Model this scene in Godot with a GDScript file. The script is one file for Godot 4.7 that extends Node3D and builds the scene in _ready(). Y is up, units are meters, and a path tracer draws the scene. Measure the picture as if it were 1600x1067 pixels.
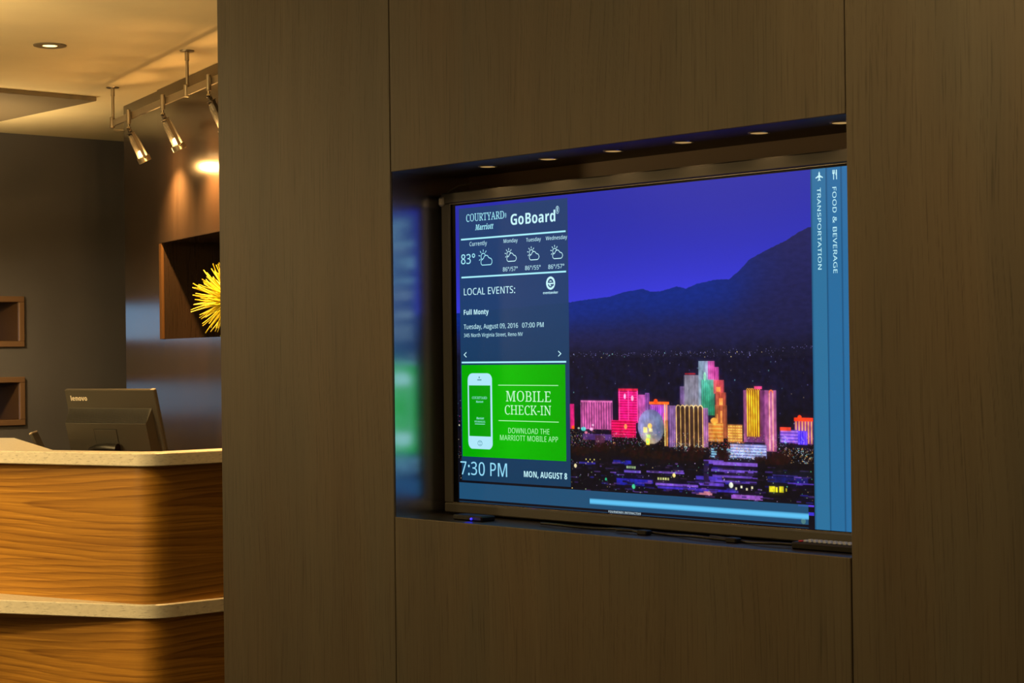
extends Node3D
# Lobby wall of dark veneer panels with a display screen set into it; a reception desk, a feature wall
# and a track of spotlights lie beyond the left end of the wall. Units: metres, y up.
# The panel wall's face is the plane z = 0, the camera stands in front of it at z = 2.7.

const EYE := 1.45
const CEIL := 2.75
# opening in the panel wall
const OX0 := -3.4602
const OX1 := -2.1508
const OY0 := 1.0824
const OY1 := 1.8694
const WALL_L := -4.1738
const RECESS := 0.235
# display: lit area
const SX0 := -3.3912
const SW := 1.21
const SY1 := 1.793
const SH := 0.680625
const STD := -0.134
# feature wall behind the desk: its own axes (s along, n outwards)
const B_ORIGIN := Vector3(-8.7056, 0, -2.3592)
const B_TURN := -0.25837
const WARM := Color(1.0, 0.84, 0.58)

var M := {}
var taken := {}
var rng := RandomNumberGenerator.new()

# ------------------------------------------------------------------ top level
func _ready() -> void:
	rng.seed = 4711
	set_camera()
	set_light()
	make_materials()
	build_shell()
	build_panel_wall()
	build_feature_wall()
	build_ceiling_things()
	build_desk()
	build_display()
	build_recess_things()
	build_track()
	build_desk_things()
	build_flower()

func set_camera() -> void:
	var yaw := deg_to_rad(48.4707)
	var pitch := deg_to_rad(0.38225)
	var roll := deg_to_rad(-0.68559)
	var f := Vector3(-sin(yaw) * cos(pitch), sin(pitch), -cos(yaw) * cos(pitch))
	var r := f.cross(Vector3.UP).normalized()
	var u := r.cross(f)
	var c := Camera3D.new()
	c.name = "camera"
	c.fov = rad_to_deg(2.0 * atan(533.5 / 3000.0))
	c.near = 0.05
	c.far = 100.0
	add_child(c)
	c.transform = Transform3D(Basis(r * cos(roll) + u * sin(roll), u * cos(roll) - r * sin(roll), -f), Vector3(0, EYE, 2.7))
	c.current = true

func set_light() -> void:
	var e := Environment.new()
	e.background_mode = Environment.BG_SKY
	var sm := ProceduralSkyMaterial.new()
	sm.sky_top_color = Color(0.30, 0.50, 0.86)
	sm.sky_horizon_color = Color(0.62, 0.80, 0.95)
	sm.ground_bottom_color = Color(0.25, 0.27, 0.30)
	sm.ground_horizon_color = Color(0.50, 0.62, 0.72)
	sm.energy_multiplier = 2.0
	var sk := Sky.new()
	sk.sky_material = sm
	e.sky = sk
	e.tonemap_mode = Environment.TONE_MAPPER_LINEAR
	e.tonemap_exposure = 1.0
	e.sdfgi_enabled = true
	e.ssao_enabled = true
	e.ssil_enabled = true
	var w := WorldEnvironment.new()
	w.name = "world_environment"
	w.environment = e
	add_child(w)

# ------------------------------------------------------------------ naming and parenting
func numbered(called: String) -> String:
	if not taken.has(called):
		taken[called] = 0
		return called
	taken[called] += 1
	return "%s_%03d" % [called, taken[called]]

func thing(called: String, label: String, category: String, at := Vector3.ZERO, turn := 0.0, group := "") -> Node3D:
	var o := Node3D.new()
	o.name = numbered(called)
	add_child(o)
	o.position = at
	o.rotation.y = turn
	tag(o, label, category, group)
	return o

func tag(o: Node3D, label: String, category: String, group := "") -> void:
	o.set_meta("label", label)
	o.set_meta("category", category)
	if group != "":
		o.set_meta("group", group)

func structure(called: String, label: String, category: String, at := Vector3.ZERO, turn := 0.0) -> Node3D:
	var o := thing(called, label, category, at, turn)
	o.set_meta("kind", "structure")
	return o

func part(called: String, st: SurfaceTool, m: Material, parent: Node) -> MeshInstance3D:
	var o := MeshInstance3D.new()
	o.name = called
	o.mesh = st.commit()
	o.material_override = m
	parent.add_child(o, true)
	return o

func mesh_part(called: String, mesh: Mesh, m: Material, parent: Node, xf := Transform3D.IDENTITY) -> MeshInstance3D:
	var o := MeshInstance3D.new()
	o.name = called
	o.mesh = mesh
	o.material_override = m
	o.transform = xf
	parent.add_child(o, true)
	return o

# ------------------------------------------------------------------ mesh helpers (normals are set by hand; front faces clockwise)
func mb() -> SurfaceTool:
	var st := SurfaceTool.new()
	st.begin(Mesh.PRIMITIVE_TRIANGLES)
	return st

func vert(st: SurfaceTool, p: Vector3, n: Vector3, uv: Vector2) -> void:
	st.set_normal(n)
	st.set_uv(uv)
	st.add_vertex(p)

func planar(p: Vector3, n: Vector3) -> Vector2:
	var a := n.abs()
	if a.z >= a.x and a.z >= a.y:
		return Vector2(p.x, -p.y)
	if a.x >= a.y:
		return Vector2(p.z, -p.y)
	return Vector2(p.x, p.z)

# corners counter-clockwise seen from outside
func quad(st: SurfaceTool, a: Vector3, b: Vector3, c: Vector3, d: Vector3) -> void:
	var n := (b - a).cross(c - a)
	if n.length_squared() < 1e-16:
		n = (c - a).cross(d - a)
	n = n.normalized()
	for p: Vector3 in [a, c, b, a, d, c]:
		vert(st, p, n, planar(p, n))

func tri(st: SurfaceTool, a: Vector3, b: Vector3, c: Vector3) -> void:
	var n := (b - a).cross(c - a).normalized()
	for p: Vector3 in [a, c, b]:
		vert(st, p, n, planar(p, n))

func quad_uv(st: SurfaceTool, p: Array, n: Array, uv: Array) -> void:
	for i: int in [0, 2, 1, 0, 3, 2]:
		vert(st, p[i], n[i], uv[i])

# box with chamfered edges
func box(st: SurfaceTool, lo: Vector3, hi: Vector3, bevel := 0.0, xf := Transform3D.IDENTITY) -> void:
	var c := (lo + hi) / 2.0
	var h := (hi - lo) / 2.0
	var k := minf(bevel, minf(h.x, minf(h.y, h.z)) * 0.9)
	var g := func(x: float, y: float, z: float, ax: int) -> Vector3:
		var q := Vector3(x, y, z)
		var r := Vector3(h.x - k, h.y - k, h.z - k)
		r[ax] = h[ax]
		return xf * (c + q * r)
	for ax in 3:
		for s: float in [-1.0, 1.0]:
			var pts := []
			for uvq: Vector2 in [Vector2(-1, -1), Vector2(1, -1), Vector2(1, 1), Vector2(-1, 1)]:
				var q := Vector3.ZERO
				q[ax] = s
				q[(ax + 1) % 3] = uvq.x
				q[(ax + 2) % 3] = uvq.y
				pts.append(g.call(q.x, q.y, q.z, ax))
			if s > 0:
				quad(st, pts[0], pts[1], pts[2], pts[3])
			else:
				quad(st, pts[0], pts[3], pts[2], pts[1])
	if k <= 0.0:
		return
	for ax in 3:
		var b1 := (ax + 1) % 3
		var b2 := (ax + 2) % 3
		for s1: float in [-1.0, 1.0]:
			for s2: float in [-1.0, 1.0]:
				var q0 := Vector3.ZERO
				q0[ax] = -1
				q0[b1] = s1
				q0[b2] = s2
				var q1 := q0
				q1[ax] = 1
				var a: Vector3 = g.call(q0.x, q0.y, q0.z, b1)
				var b: Vector3 = g.call(q1.x, q1.y, q1.z, b1)
				var d: Vector3 = g.call(q0.x, q0.y, q0.z, b2)
				var e: Vector3 = g.call(q1.x, q1.y, q1.z, b2)
				if s1 * s2 > 0:
					quad(st, a, b, e, d)
				else:
					quad(st, a, d, e, b)
	for sx: float in [-1.0, 1.0]:
		for sy: float in [-1.0, 1.0]:
			for sz: float in [-1.0, 1.0]:
				var a: Vector3 = g.call(sx, sy, sz, 0)
				var b: Vector3 = g.call(sx, sy, sz, 1)
				var d: Vector3 = g.call(sx, sy, sz, 2)
				if sx * sy * sz > 0:
					tri(st, a, b, d)
				else:
					tri(st, a, d, b)

# a turned body: profile is [radius, height along the axis] pairs from bottom to top
func lathe(st: SurfaceTool, profile: Array, xf := Transform3D.IDENTITY, sides := 24, cap := true) -> void:
	var rows := profile.size()
	for i in rows - 1:
		var a: Vector2 = profile[i]
		var b: Vector2 = profile[i + 1]
		var slope := (b - a)
		if slope.length() < 1e-7:
			continue
		var nn := Vector2(slope.y, -slope.x).normalized()
		for k in sides:
			var t0 := TAU * k / sides
			var t1 := TAU * (k + 1) / sides
			var d0 := Vector3(cos(t0), 0, -sin(t0))
			var d1 := Vector3(cos(t1), 0, -sin(t1))
			var up := Vector3.UP
			var n0 := (xf.basis * (d0 * nn.x + up * nn.y)).normalized()
			var n1 := (xf.basis * (d1 * nn.x + up * nn.y)).normalized()
			quad_uv(st, [xf * (d0 * a.x + up * a.y), xf * (d1 * a.x + up * a.y), xf * (d1 * b.x + up * b.y), xf * (d0 * b.x + up * b.y)], [n0, n1, n1, n0], [Vector2(float(k) / sides, a.y), Vector2(float(k + 1) / sides, a.y), Vector2(float(k + 1) / sides, b.y), Vector2(float(k) / sides, b.y)])
	if cap:
		for e in 2:
			var p: Vector2 = profile[0] if e == 0 else profile[rows - 1]
			if p.x < 1e-5:
				continue
			for k in sides:
				var t0 := TAU * k / sides
				var t1 := TAU * (k + 1) / sides
				var a := xf * Vector3(cos(t0) * p.x, p.y, -sin(t0) * p.x)
				var b := xf * Vector3(cos(t1) * p.x, p.y, -sin(t1) * p.x)
				var c := xf * Vector3(0, p.y, 0)
				if e == 0:
					tri(st, c, b, a)
				else:
					tri(st, c, a, b)

func along(a: Vector3, b: Vector3) -> Transform3D:
	var y := (b - a).normalized()
	var x := Vector3.RIGHT if absf(y.x) < 0.9 else Vector3.FORWARD
	var z := x.cross(y).normalized()
	x = y.cross(z)
	return Transform3D(Basis(x, y, z), a)

func rod(st: SurfaceTool, a: Vector3, b: Vector3, r: float, sides := 14) -> void:
	var l := a.distance_to(b)
	var k := minf(r * 0.25, l * 0.2)
	lathe(st, [Vector2(r - k, 0), Vector2(r, k), Vector2(r, l - k), Vector2(r - k, l)], along(a, b), sides)

# tube along points, radius may taper
func tube(st: SurfaceTool, pts: PackedVector3Array, r0: float, r1: float, sides := 8) -> void:
	var n := pts.size()
	var rings := []
	var side := Vector3.ZERO
	for i in n:
		var t := (pts[mini(i + 1, n - 1)] - pts[maxi(i - 1, 0)]).normalized()
		if side == Vector3.ZERO:
			side = t.cross(Vector3(0.31, 0.87, 0.38)).normalized()
		side = (side - t * side.dot(t)).normalized()
		var up := side.cross(t)
		var r := lerpf(r0, r1, float(i) / (n - 1))
		var ring := []
		for k in sides:
			var w := TAU * k / sides
			var d := side * cos(w) + up * sin(w)
			ring.append([pts[i] + d * r, d])
		rings.append(ring)
	for i in n - 1:
		for k in sides:
			var k2 := (k + 1) % sides
			var a: Array = rings[i][k]
			var b: Array = rings[i][k2]
			var c: Array = rings[i + 1][k2]
			var d: Array = rings[i + 1][k]
			quad_uv(st, [a[0], d[0], c[0], b[0]], [a[1], d[1], c[1], b[1]], [Vector2(0, i), Vector2(0, i + 1), Vector2(1, i + 1), Vector2(1, i)])
	for e in 2:
		var ring: Array = rings[0 if e == 0 else n - 1]
		var c := pts[0 if e == 0 else n - 1]
		for k in sides:
			if e == 0:
				tri(st, c, ring[k][0], ring[(k + 1) % sides][0])
			else:
				tri(st, c, ring[(k + 1) % sides][0], ring[k][0])

# upright prism over a plan outline of (x, z) points, with soft corners where the outline bends little
func prism(st: SurfaceTool, plan: PackedVector2Array, y0: float, y1: float, bevel := 0.0) -> void:
	var poly := plan.duplicate()
	var n := poly.size()
	var area := 0.0
	for i in n:
		area += poly[i].cross(poly[(i + 1) % n])
	if area > 0.0:
		poly.reverse()
	var outs := []
	for i in n:
		var d := (poly[(i + 1) % n] - poly[i]).normalized()
		outs.append(Vector2(d.y, -d.x))
	# with (x, z) plan and reversed order the outward side lies on this hand
	var mid := poly[0].lerp(poly[1], 0.5)
	if Geometry2D.is_point_in_polygon(mid + outs[0] * 0.002, poly):
		for i in n:
			outs[i] = -outs[i]
	var shrink := func(i: int, k: float) -> Vector2:
		var a: Vector2 = outs[(i + n - 1) % n]
		var b: Vector2 = outs[i]
		var m := (a + b).normalized()
		return poly[i] - m * (k / maxf(m.dot(a), 0.3))
	var u := 0.0
	var levels := [[y0, bevel], [y0 + bevel, 0.0], [y1 - bevel, 0.0], [y1, bevel]] if bevel > 0.0 else [[y0, 0.0], [y1, 0.0]]
	for i in n:
		var j := (i + 1) % n
		var l := poly[i].distance_to(poly[j])
		var na: Vector2 = outs[i]
		var nb: Vector2 = outs[i]
		var before: Vector2 = outs[(i + n - 1) % n]
		var after: Vector2 = outs[j]
		if before.dot(na) > 0.85:
			na = (before + na).normalized()
		if after.dot(nb) > 0.85:
			nb = (after + nb).normalized()
		for v in levels.size() - 1:
			var pa: Vector2 = shrink.call(i, levels[v][1])
			var pb: Vector2 = shrink.call(j, levels[v][1])
			var qa: Vector2 = shrink.call(i, levels[v + 1][1])
			var qb: Vector2 = shrink.call(j, levels[v + 1][1])
			var ya: float = levels[v][0]
			var yb: float = levels[v + 1][0]
			var lift: float = signf(float(levels[v + 1][1]) - float(levels[v][1]))
			var n3a := Vector3(na.x, lift, na.y).normalized()
			var n3b := Vector3(nb.x, lift, nb.y).normalized()
			var P := [Vector3(pa.x, ya, pa.y), Vector3(pb.x, ya, pb.y), Vector3(qb.x, yb, qb.y), Vector3(qa.x, yb, qa.y)]
			var N := [n3a, n3b, n3b, n3a]
			var U := [Vector2(u, -ya), Vector2(u + l, -ya), Vector2(u + l, -yb), Vector2(u, -yb)]
			var face: Vector3 = (P[1] - P[0]).cross(P[2] - P[0])
			if face.dot(n3a) < 0.0:
				P.reverse()
				N.reverse()
				U.reverse()
			quad_uv(st, P, N, U)
		u += l
	var top := PackedVector2Array()
	for i in n:
		top.append(shrink.call(i, bevel))
	var ids := Geometry2D.triangulate_polygon(top)
	for t in range(0, ids.size(), 3):
		var a := top[ids[t]]
		var b := top[ids[t + 1]]
		var c := top[ids[t + 2]]
		var up := Vector3(b.x - a.x, 0, b.y - a.y).cross(Vector3(c.x - a.x, 0, c.y - a.y)).y > 0.0
		for y: float in [y0, y1]:
			var A := Vector3(a.x, y, a.y)
			var Bq := Vector3(b.x, y, b.y)
			var Cq := Vector3(c.x, y, c.y)
			if up == (y == y1):
				tri(st, A, Bq, Cq)
			else:
				tri(st, A, Cq, Bq)

func bend(a: Vector2, c: Vector2, b: Vector2, steps: int) -> PackedVector2Array:
	var out := PackedVector2Array()
	for i in steps + 1:
		var t := float(i) / steps
		out.append(a.lerp(c, t).lerp(c.lerp(b, t), t))
	return out

# ------------------------------------------------------------------ materials
func mat(called: String, color: Color, rough := 0.6, metal := 0.0, spec := 0.5) -> StandardMaterial3D:
	var m := StandardMaterial3D.new()
	m.resource_name = called
	m.albedo_color = color
	m.roughness = rough
	m.metallic = metal
	m.metallic_specular = spec
	M[called] = m
	return m

func noise(s: int, freq: float, oct := 4) -> FastNoiseLite:
	var n := FastNoiseLite.new()
	n.seed = s
	n.noise_type = FastNoiseLite.TYPE_SIMPLEX_SMOOTH
	n.frequency = freq
	n.fractal_octaves = oct
	return n

func texture(img: Image) -> ImageTexture:
	img.generate_mipmaps()
	return ImageTexture.create_from_image(img)

# dark stained oak veneer with upright grain; 1 texture = 1.6 m wide, 3.2 m tall
func oak_image() -> Image:
	var w := 1024
	var h := 1024
	var img := Image.create(w, h, false, Image.FORMAT_RGB8)
	var fine := noise(3, 1.0, 3)
	var broad := noise(5, 1.0, 3)
	var pores := noise(9, 1.0, 2)
	for y in h:
		for x in w:
			var wave := broad.get_noise_2d(x * 0.0012, y * 0.0016)
			var xx := x + wave * 26.0
			var g := fine.get_noise_2d(xx * 0.16, y * 0.004)
			var p := pores.get_noise_2d(xx * 0.33 + 400.0, y * 0.011)
			var v := 0.84 + 0.035 * g + 0.06 * broad.get_noise_2d(xx * 0.011, y * 0.0007 + 50.0)
			if p > 0.30:
				v -= (p - 0.30) * 0.45
			var warm := 0.05 * broad.get_noise_2d(x * 0.004 + 90.0, y * 0.003)
			img.set_pixel(x, y, Color(clampf(v + warm, 0, 1), clampf(v, 0, 1), clampf(v - warm, 0, 1)))
	return img

# walnut veneer, grain lying; 1 texture = 3.4 m long, 0.62 m tall
func walnut_image() -> Image:
	var w := 1536
	var h := 512
	var img := Image.create(w, h, false, Image.FORMAT_RGB8)
	var warp := noise(21, 1.0, 3)
	var streak := noise(23, 1.0, 3)
	var dark := Color(0.40, 0.25, 0.11)
	var light := Color(0.84, 0.63, 0.32)
	for y in h:
		for x in w:
			var fx := float(x) / w
			var fy := float(y) / h
			var q := fy + 0.030 * warp.get_noise_2d(fx * 2.2, fy * 1.0) + 0.003 * warp.get_noise_2d(fx * 14.0 + 50.0, fy * 5.0)
			# growth rings cut lengthwise: long nested arches about a middle line, near-straight grain above and below
			var ring := (sqrt(pow((q - 0.62) * 9.0, 2.0) + 0.10) - fx * 2.2 + 0.10 * warp.get_noise_2d(fx * 2.2 + 30.0, fy * 3.0)) * 2.3
			var s := ring - floorf(ring)
			var v := 0.68 - 0.38 * pow(s, 2.2) * (1.0 if s < 0.92 else (1.0 - s) / 0.08)
			v += 0.22 * streak.get_noise_2d(fx * 1.6, q * 55.0) + 0.16 * streak.get_noise_2d(fx * 7.0, q * 170.0)
			v += 0.12 * warp.get_noise_2d(fx * 2.0 + 7.0, fy * 4.0)
			var c := dark.lerp(light, clampf(v, 0, 1))
			img.set_pixel(x, y, c)
	return img

func stone_image() -> Image:
	var n := 512
	var img := Image.create(n, n, false, Image.FORMAT_RGB8)
	var a := noise(31, 0.02, 4)
	var b := noise(33, 0.09, 2)
	for y in n:
		for x in n:
			var v := 0.90 + 0.05 * a.get_noise_2d(x, y * 2.0)
			var k := b.get_noise_2d(x * 0.25, y * 1.4)
			if k > 0.38:
				v -= (k - 0.38) * 0.5
			img.set_pixel(x, y, Color(v, v * 0.985, v * 0.95))
	return img

func plaster_image() -> Image:
	var n := 512
	var img := Image.create(n, n, false, Image.FORMAT_RGB8)
	var a := noise(41, 0.012, 4)
	for y in n:
		for x in n:
			var v := 0.97 + 0.02 * a.get_noise_2d(x, y)
			img.set_pixel(x, y, Color(v, v, v))
	return img

func make_materials() -> void:
	var oak := texture(oak_image())
	var m := mat("oak_veneer", Color(0.42, 0.385, 0.325), 0.58)
	m.albedo_texture = oak
	m.uv1_scale = Vector3(1 / 1.6, 1 / 3.2, 1)
	m = mat("feature_veneer", Color(0.205, 0.165, 0.135), 0.18)
	m.albedo_texture = oak
	m.uv1_scale = Vector3(1 / 1.6, 1 / 3.2, 1)
	m = mat("recess_laminate", Color(0.90, 0.90, 0.90), 0.24, 1.0)
	mat("recess_lining", Color(0.40, 0.34, 0.28), 0.45)
	mat("recess_backing", Color(0.72, 0.63, 0.53), 0.5)
	mat("recess_sill", Color(0.12, 0.10, 0.085), 0.4)
	mat("groove", Color(0.10, 0.085, 0.07), 0.8)
	m = mat("walnut", Color(0.95, 0.95, 0.74), 0.38)
	m.albedo_texture = texture(walnut_image())
	m.uv1_scale = Vector3(1 / 3.4, 1 / 0.62, 1)
	m = mat("quartz", Color(0.93, 0.93, 0.90), 0.35)
	m.albedo_texture = texture(stone_image())
	m.uv1_scale = Vector3(2.2, 2.2, 1)
	var pl := texture(plaster_image())
	m = mat("ceiling_paint", Color(0.95, 0.90, 0.75), 0.9)
	m.albedo_texture = pl
	m.uv1_scale = Vector3(0.4, 0.4, 1)
	m = mat("ceiling_panel_paint", Color(0.46, 0.42, 0.35), 0.8)
	m = mat("taupe_paint", Color(0.38, 0.38, 0.40), 0.75)
	m.albedo_texture = pl
	m.uv1_scale = Vector3(0.5, 0.5, 1)
	m = mat("lobby_paint", Color(0.62, 0.59, 0.53), 0.85)
	m = mat("carpet", Color(0.19, 0.175, 0.16), 0.95)
	mat("window_trim", Color(0.46, 0.36, 0.27), 0.5)
	mat("reveal_wood", Color(0.30, 0.22, 0.14), 0.9, 0.0, 0.15)
	mat("black_plastic", Color(0.035, 0.035, 0.035), 0.4)
	mat("computer_plastic", Color(0.20, 0.195, 0.18), 0.5)
	mat("vent_black", Color(0.035, 0.034, 0.032), 0.6)
	mat("computer_silver", Color(0.75, 0.73, 0.69), 0.35, 0.4)
	mat("bezel_metal", Color(0.33, 0.325, 0.31), 0.5, 0.2)
	mat("bezel_black", Color(0.012, 0.012, 0.014), 0.12)
	mat("chrome", Color(0.80, 0.78, 0.74), 0.14, 1.0)
	mat("lamp_metal", Color(0.34, 0.31, 0.27), 0.4, 0.7)
	mat("nickel", Color(0.70, 0.66, 0.58), 0.32, 0.9)
	mat("cable_black", Color(0.02, 0.02, 0.02), 0.5)
	mat("paper_white", Color(0.85, 0.84, 0.80), 0.6)
	mat("spike_yellow", Color(0.78, 0.74, 0.12), 0.6)
	mat("spike_pale", Color(0.86, 0.84, 0.30), 0.6)
	mat("stem_green", Color(0.35, 0.38, 0.12), 0.6)
	mat("button_grey", Color(0.62, 0.64, 0.66), 0.5)
	mat("button_red", Color(0.75, 0.08, 0.12), 0.5)
	mat("button_green", Color(0.05, 0.50, 0.25), 0.5)
	mat("button_blue", Color(0.25, 0.45, 0.75), 0.5)
	m = mat("lamp_glass", Color(0.92, 0.88, 0.78, 0.12), 0.05)
	m.transparency = BaseMaterial3D.TRANSPARENCY_ALPHA
	m = mat("window_glass", Color(0.90, 0.95, 1.0, 0.08), 0.03)
	m.transparency = BaseMaterial3D.TRANSPARENCY_ALPHA
	glow("bulb_glow", Color(1.0, 0.90, 0.66), 6.0)
	glow("downlight_glow", Color(1.0, 0.86, 0.55), 3.0)
	glow("puck_glow", Color(1.0, 0.80, 0.46), 0.42)
	glow("globe_glow", Color(1.0, 0.84, 0.58), 1.5)
	glow("led_blue", Color(0.10, 0.12, 1.0), 1.6)

func glow(called: String, c: Color, energy: float) -> void:
	var m := mat(called, Color(0.5, 0.5, 0.5), 0.5)
	m.emission_enabled = true
	m.emission = c
	m.emission_energy_multiplier = energy

# ------------------------------------------------------------------ lamps
func spot(parent: Node3D, at: Vector3, towards: Vector3, c: Color, energy: float, half: float, size := 0.03, soft := 0.6) -> void:
	var l := SpotLight3D.new()
	l.name = "lamp_beam"
	parent.add_child(l, true)
	l.position = at
	var up := Vector3.UP if absf(towards.normalized().y) < 0.95 else Vector3.RIGHT
	l.basis = Basis.looking_at(towards, up)
	l.light_color = c
	l.light_energy = energy
	l.spot_angle = half
	l.spot_angle_attenuation = soft
	l.spot_range = 20.0
	l.spot_attenuation = 2.0
	l.light_size = size
	l.shadow_enabled = true

func omni(parent: Node3D, at: Vector3, c: Color, energy: float, size := 0.02) -> void:
	var l := OmniLight3D.new()
	l.name = "lamp_glow"
	parent.add_child(l, true)
	l.position = at
	l.light_color = c
	l.light_energy = energy
	l.omni_range = 20.0
	l.omni_attenuation = 2.0
	l.light_size = size
	l.shadow_enabled = true

func area(parent: Node3D, at: Vector3, towards: Vector3, size: Vector2, c: Color, energy: float) -> void:
	var l := AreaLight3D.new()
	l.name = "panel_light"
	parent.add_child(l, true)
	l.position = at
	var up := Vector3.UP if absf(towards.normalized().y) < 0.95 else Vector3.RIGHT
	l.basis = Basis.looking_at(towards, up)
	l.area_size = size
	l.light_color = c
	l.light_energy = energy
	l.area_range = 20.0
	l.shadow_enabled = true

# ------------------------------------------------------------------ the room
func build_shell() -> void:
	var o := structure("floor", "brown carpet floor of the lobby under the reception desk", "floor")
	var st := mb()
	box(st, Vector3(-10.6, -0.2, -5.2), Vector3(2.8, 0.0, 5.3))
	part("carpet", st, M.carpet, o)
	o = structure("ceiling", "warm cream plaster ceiling above the reception desk", "ceiling")
	st = mb()
	box(st, Vector3(-10.6, CEIL, -5.2), Vector3(2.8, CEIL + 0.2, 5.3))
	part("plaster", st, M.ceiling_paint, o)
	# far wall with two slot windows
	o = structure("wall_back", "dark taupe painted wall behind the reception area", "wall")
	st = mb()
	var xa := -10.54
	var xb := -10.12
	var za := -2.478
	var zb := -1.15
	box(st, Vector3(xa, 0, -5.2), Vector3(xb, CEIL, za))
	box(st, Vector3(xa, 0, zb), Vector3(xb, CEIL, 5.2))
	box(st, Vector3(xa, 0, za), Vector3(xb, 1.11, zb))
	box(st, Vector3(xa, 1.322, za), Vector3(xb, 1.559, zb))
	box(st, Vector3(xa, 1.783, za), Vector3(xb, CEIL, zb))
	part("painted_wall", st, M.taupe_paint, o)
	var k := 1
	for b: Array in [[1.559, 1.783, "upper slot window with a brown wooden casing in the taupe wall"], [1.11, 1.322, "lower slot window with a brown wooden casing in the taupe wall"]]:
		var w := structure("window_%d" % k, b[2], "window")
		var y0: float = b[0]
		var y1: float = b[1]
		st = mb()
		var t := 0.033
		box(st, Vector3(xb, y1, za - t), Vector3(xb + 0.022, y1 + t, zb + t), 0.003)
		box(st, Vector3(xb, y0 - t, za - t), Vector3(xb + 0.022, y0, zb + t), 0.003)
		box(st, Vector3(xb, y0, za - t), Vector3(xb + 0.022, y1, za), 0.003)
		box(st, Vector3(xb, y0, zb), Vector3(xb + 0.022, y1, zb + t), 0.003)
		part("casing", st, M.window_trim, w)
		st = mb()
		box(st, Vector3(xa + 0.01, y0, za), Vector3(xb, y0 + 0.004, zb))
		box(st, Vector3(xa + 0.01, y1 - 0.004, za), Vector3(xb, y1, zb))
		box(st, Vector3(xa + 0.01, y0, za), Vector3(xb, y1, za + 0.004))
		box(st, Vector3(xa + 0.01, y0, zb - 0.004), Vector3(xb, y1, zb))
		part("reveal_lining", st, M.reveal_wood, w)
		st = mb()
		box(st, Vector3(xa + 0.03, y0 + 0.004, za + 0.004), Vector3(xa + 0.036, y1 - 0.004, zb - 0.004))
		part("pane", st, M.window_glass, w)
		k += 1
	# the other walls close the lobby
	for d: Array in [["wall_far", "plain beige wall closing the lobby behind the feature wall", Vector3(-10.54, 0, -5.2), Vector3(2.7, CEIL, -5.0)], ["wall_right", "plain beige side wall of the lobby", Vector3(2.5, 0, -5.0), Vector3(2.7, CEIL, 5.0)], ["wall_lobby", "plain beige lobby wall opposite the display", Vector3(-10.54, 0, 5.0), Vector3(2.7, CEIL, 5.2)]]:
		o = structure(d[0], d[1], "wall")
		st = mb()
		box(st, d[2], d[3])
		part("painted_wall", st, M.lobby_paint, o)

func build_panel_wall() -> void:
	var o := structure("wall_front", "dark stained oak veneer panel wall with thin upright joints around the display", "wall")
	# core behind the veneer
	var st := mb()
	var back := -0.36
	var f := -0.005
	box(st, Vector3(WALL_L + 0.004, 0, back), Vector3(OX0 - 0.014, CEIL, f))
	box(st, Vector3(OX1 + 0.014, 0, back), Vector3(2.5, CEIL, f))
	box(st, Vector3(OX0 - 0.014, 0, back), Vector3(OX1 + 0.014, OY0 - 0.014, f))
	box(st, Vector3(OX0 - 0.014, OY1 + 0.014, back), Vector3(OX1 + 0.014, CEIL, f))
	box(st, Vector3(OX0 - 0.014, OY0 - 0.014, back), Vector3(OX1 + 0.014, OY1 + 0.014, -RECESS - 0.012))
	part("core", st, M.groove, o)
	# veneer panels with 3 mm joints
	var g := 0.0014
	var panels := [
		[WALL_L, OX0 - g, 0.0, CEIL, 0.31],
		[OX0 + g, OX1 - g, OY1, CEIL, 0.9],
		[OX0 + g, OX1 - g, 0.0, OY0, 1.37],
		[OX1 + g, OX1 + 1.30, 0.0, CEIL, 0.05],
		[OX1 + 1.303, 0.45, 0.0, CEIL, 0.55],
		[0.453, 2.5, 0.0, CEIL, 0.75]]
	for p: Array in panels:
		st = mb()
		box(st, Vector3(p[0], p[2], f), Vector3(p[1], p[3], 0), 0.0012)
		part("panel", st, M.oak_veneer, o)
	# lining of the recess
	st = mb()
	box(st, Vector3(OX0 - 0.014, OY0, -RECESS), Vector3(OX0, OY1, f))
	part("reveal", st, M.recess_laminate, o)
	st = mb()
	box(st, Vector3(OX1, OY0, -RECESS), Vector3(OX1 + 0.014, OY1, f))
	part("reveal", st, M.recess_laminate, o)
	st = mb()
	box(st, Vector3(OX0 - 0.014, OY1, -RECESS), Vector3(OX1 + 0.014, OY1 + 0.014, f))
	part("soffit", st, M.recess_lining, o)
	st = mb()
	box(st, Vector3(OX0 - 0.014, OY0 - 0.014, -RECESS), Vector3(OX1 + 0.014, OY0, f))
	part("sill", st, M.recess_sill, o)
	st = mb()
	box(st, Vector3(OX0 - 0.014, OY0 - 0.014, -RECESS - 0.012), Vector3(OX1 + 0.014, OY1 + 0.014, -RECESS))
	part("recess_back", st, M.recess_backing, o)

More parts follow.
